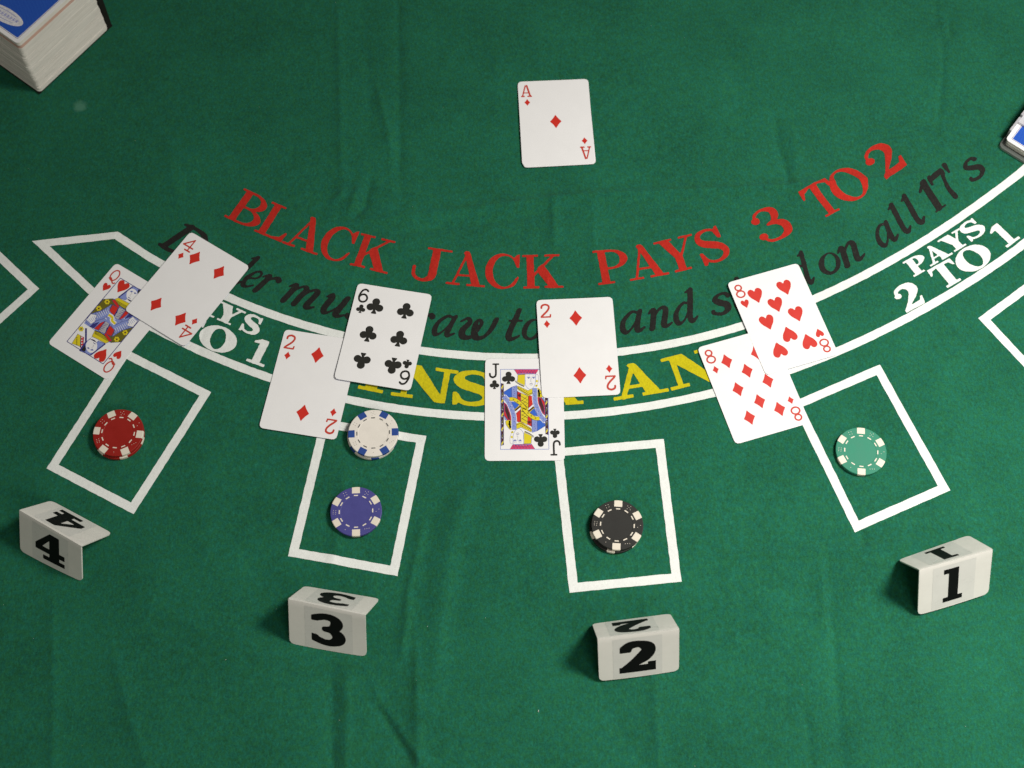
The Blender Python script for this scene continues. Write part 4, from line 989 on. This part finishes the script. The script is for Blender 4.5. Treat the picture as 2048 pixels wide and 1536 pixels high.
# emblem: pale oval with loose lilac lettering strokes
ec = U(9, 31, DH)-cb; ax = (U(46, 52, DH)-U(-28, 10, DH)); ax_l = np.linalg.norm(ax)/2; ax = ax/np.linalg.norm(ax); ay = np.array([-ax[1], ax[0]])
EMB = plain('emblem_white', (.72, .72, .74), .4, .4, .18, 500); EMBL = plain('emblem_lilac', (.34, .36, .62), .4, .4, .1)
pts = [ec+ax*ax_l*math.cos(a)+ay*7.2*math.sin(a) for a in np.linspace(0, 2*math.pi, 33)[:-1]]
em = mesh_obj('oval_emblem', [(*p, DH-.4+.36) for p in pts], [tuple(range(32))], EMB, tc)
ops = []
for k in range(9):
    x = -13+k*3.3; ops.append(('+', f_stroke([(x, -1.6), (x+.9, 1.8), (x+1.4, -1.2), (x+2.4, 1.2)], [.5, .7, .45, .6])))
ops += [('+', f_stroke([(-12, -3.4), (0, -4.0), (12, -3.2)], .5)), ('+', f_stroke([(-11, 3.6), (0, 4.4), (11, 3.4)], .6))]
V2, F2 = contour(ops, (-18, -6, 18, 6), .4)
mesh_obj('emblem_strokes', [(*(ec+ax*x+ay*y), DH-.4+.40) for x, y in V2], F2, EMBL, tc)

# ------------------------------------------------------------------ clear tray with a pile of cards, right edge
CLR, nt, b = new_mat('smoky_clear_plastic')
b.inputs['Base Color'].default_value = (.20, .22, .20, 1); b.inputs['Alpha'].default_value = .50; b.inputs['Roughness'].default_value = .25; b.inputs['IOR'].default_value = 1.45
CLR3, nt, b = new_mat('frosted_bar'); b.inputs['Base Color'].default_value = (.72, .72, .76, 1); b.inputs['Alpha'].default_value = .6; b.inputs['Roughness'].default_value = .3
CLR2 = plain('frosted_plastic', (.44, .44, .46), .3, .5, .05)
TZ = 8.5
AL, AS = 51.0, -40.5
cc = U(2011, 279, TZ); bc = U(1996, 292, 2)
root2 = empty('card_tray', (cc[0]*MM, cc[1]*MM, .3*MM)); tag(root2, 'clear plastic card tray cut off by the right edge of the photo', 'card tray')
cu2 = np.array([math.cos(math.radians(AL)), math.sin(math.radians(AL))]); cv2 = np.array([math.cos(math.radians(AS)), math.sin(math.radians(AS))])
b0 = bc-cc
def tr(a, b_): return b0+cu2*a+cv2*b_
rr_ = rrect(102, 74, 5, 5)
slab('tray_base', [tr(51+a, 37+b_) for a, b_ in rr_], 0, 2.2, CLR, root2)
slab('tray_wall', [tr(13, .3), tr(30, .3), tr(30, 2.3), tr(13, 2.3)], 2.2, 12, CLR2, root2)
slab('tray_wall', [tr(31.5, .3), tr(100, .3), tr(100, 2.3), tr(31.5, 2.3)], 2.2, 14, CLR2, root2)
slab('tray_wall', [tr(8, 70), tr(100, 70), tr(100, 72), tr(8, 72)], 2.2, 17, CLR2, root2)
slab('tray_wall', [tr(98, 5.0), tr(100, 5.0), tr(100, 70), tr(98, 70)], 2.2, 17, CLR2, root2)
root3 = empty('card_pile', (cc[0]*MM, cc[1]*MM, 2.6*MM)); tag(root3, 'low pile of blue-backed playing cards in the clear tray at the right edge', 'card pile')
V, F, M, cu3, cv3, ctr3 = pile(root3, np.zeros(2), AL, AS, TZ-2.8, np.zeros(2), .42, .12)
F = [f[::-1] for f in F]
mesh_obj('stacked_cards', V, F, [EDGE, REDE], root3, False, M)
tc3 = top_card(root3, np.zeros(2), TZ-2.8, cu3, cv3, ctr3)
slab('retaining_bar', [tr(26, .6), tr(50, .6), tr(50, 72), tr(26, 72)], TZ+.8, TZ+2.2, CLR3, root2)
for o in list(COL.objects):
    if o.parent == tc3 or o == tc3:
        bm = bmesh.new(); bm.from_mesh(o.data); bmesh.ops.recalc_face_normals(bm, faces=bm.faces); bm.to_mesh(o.data); bm.free()
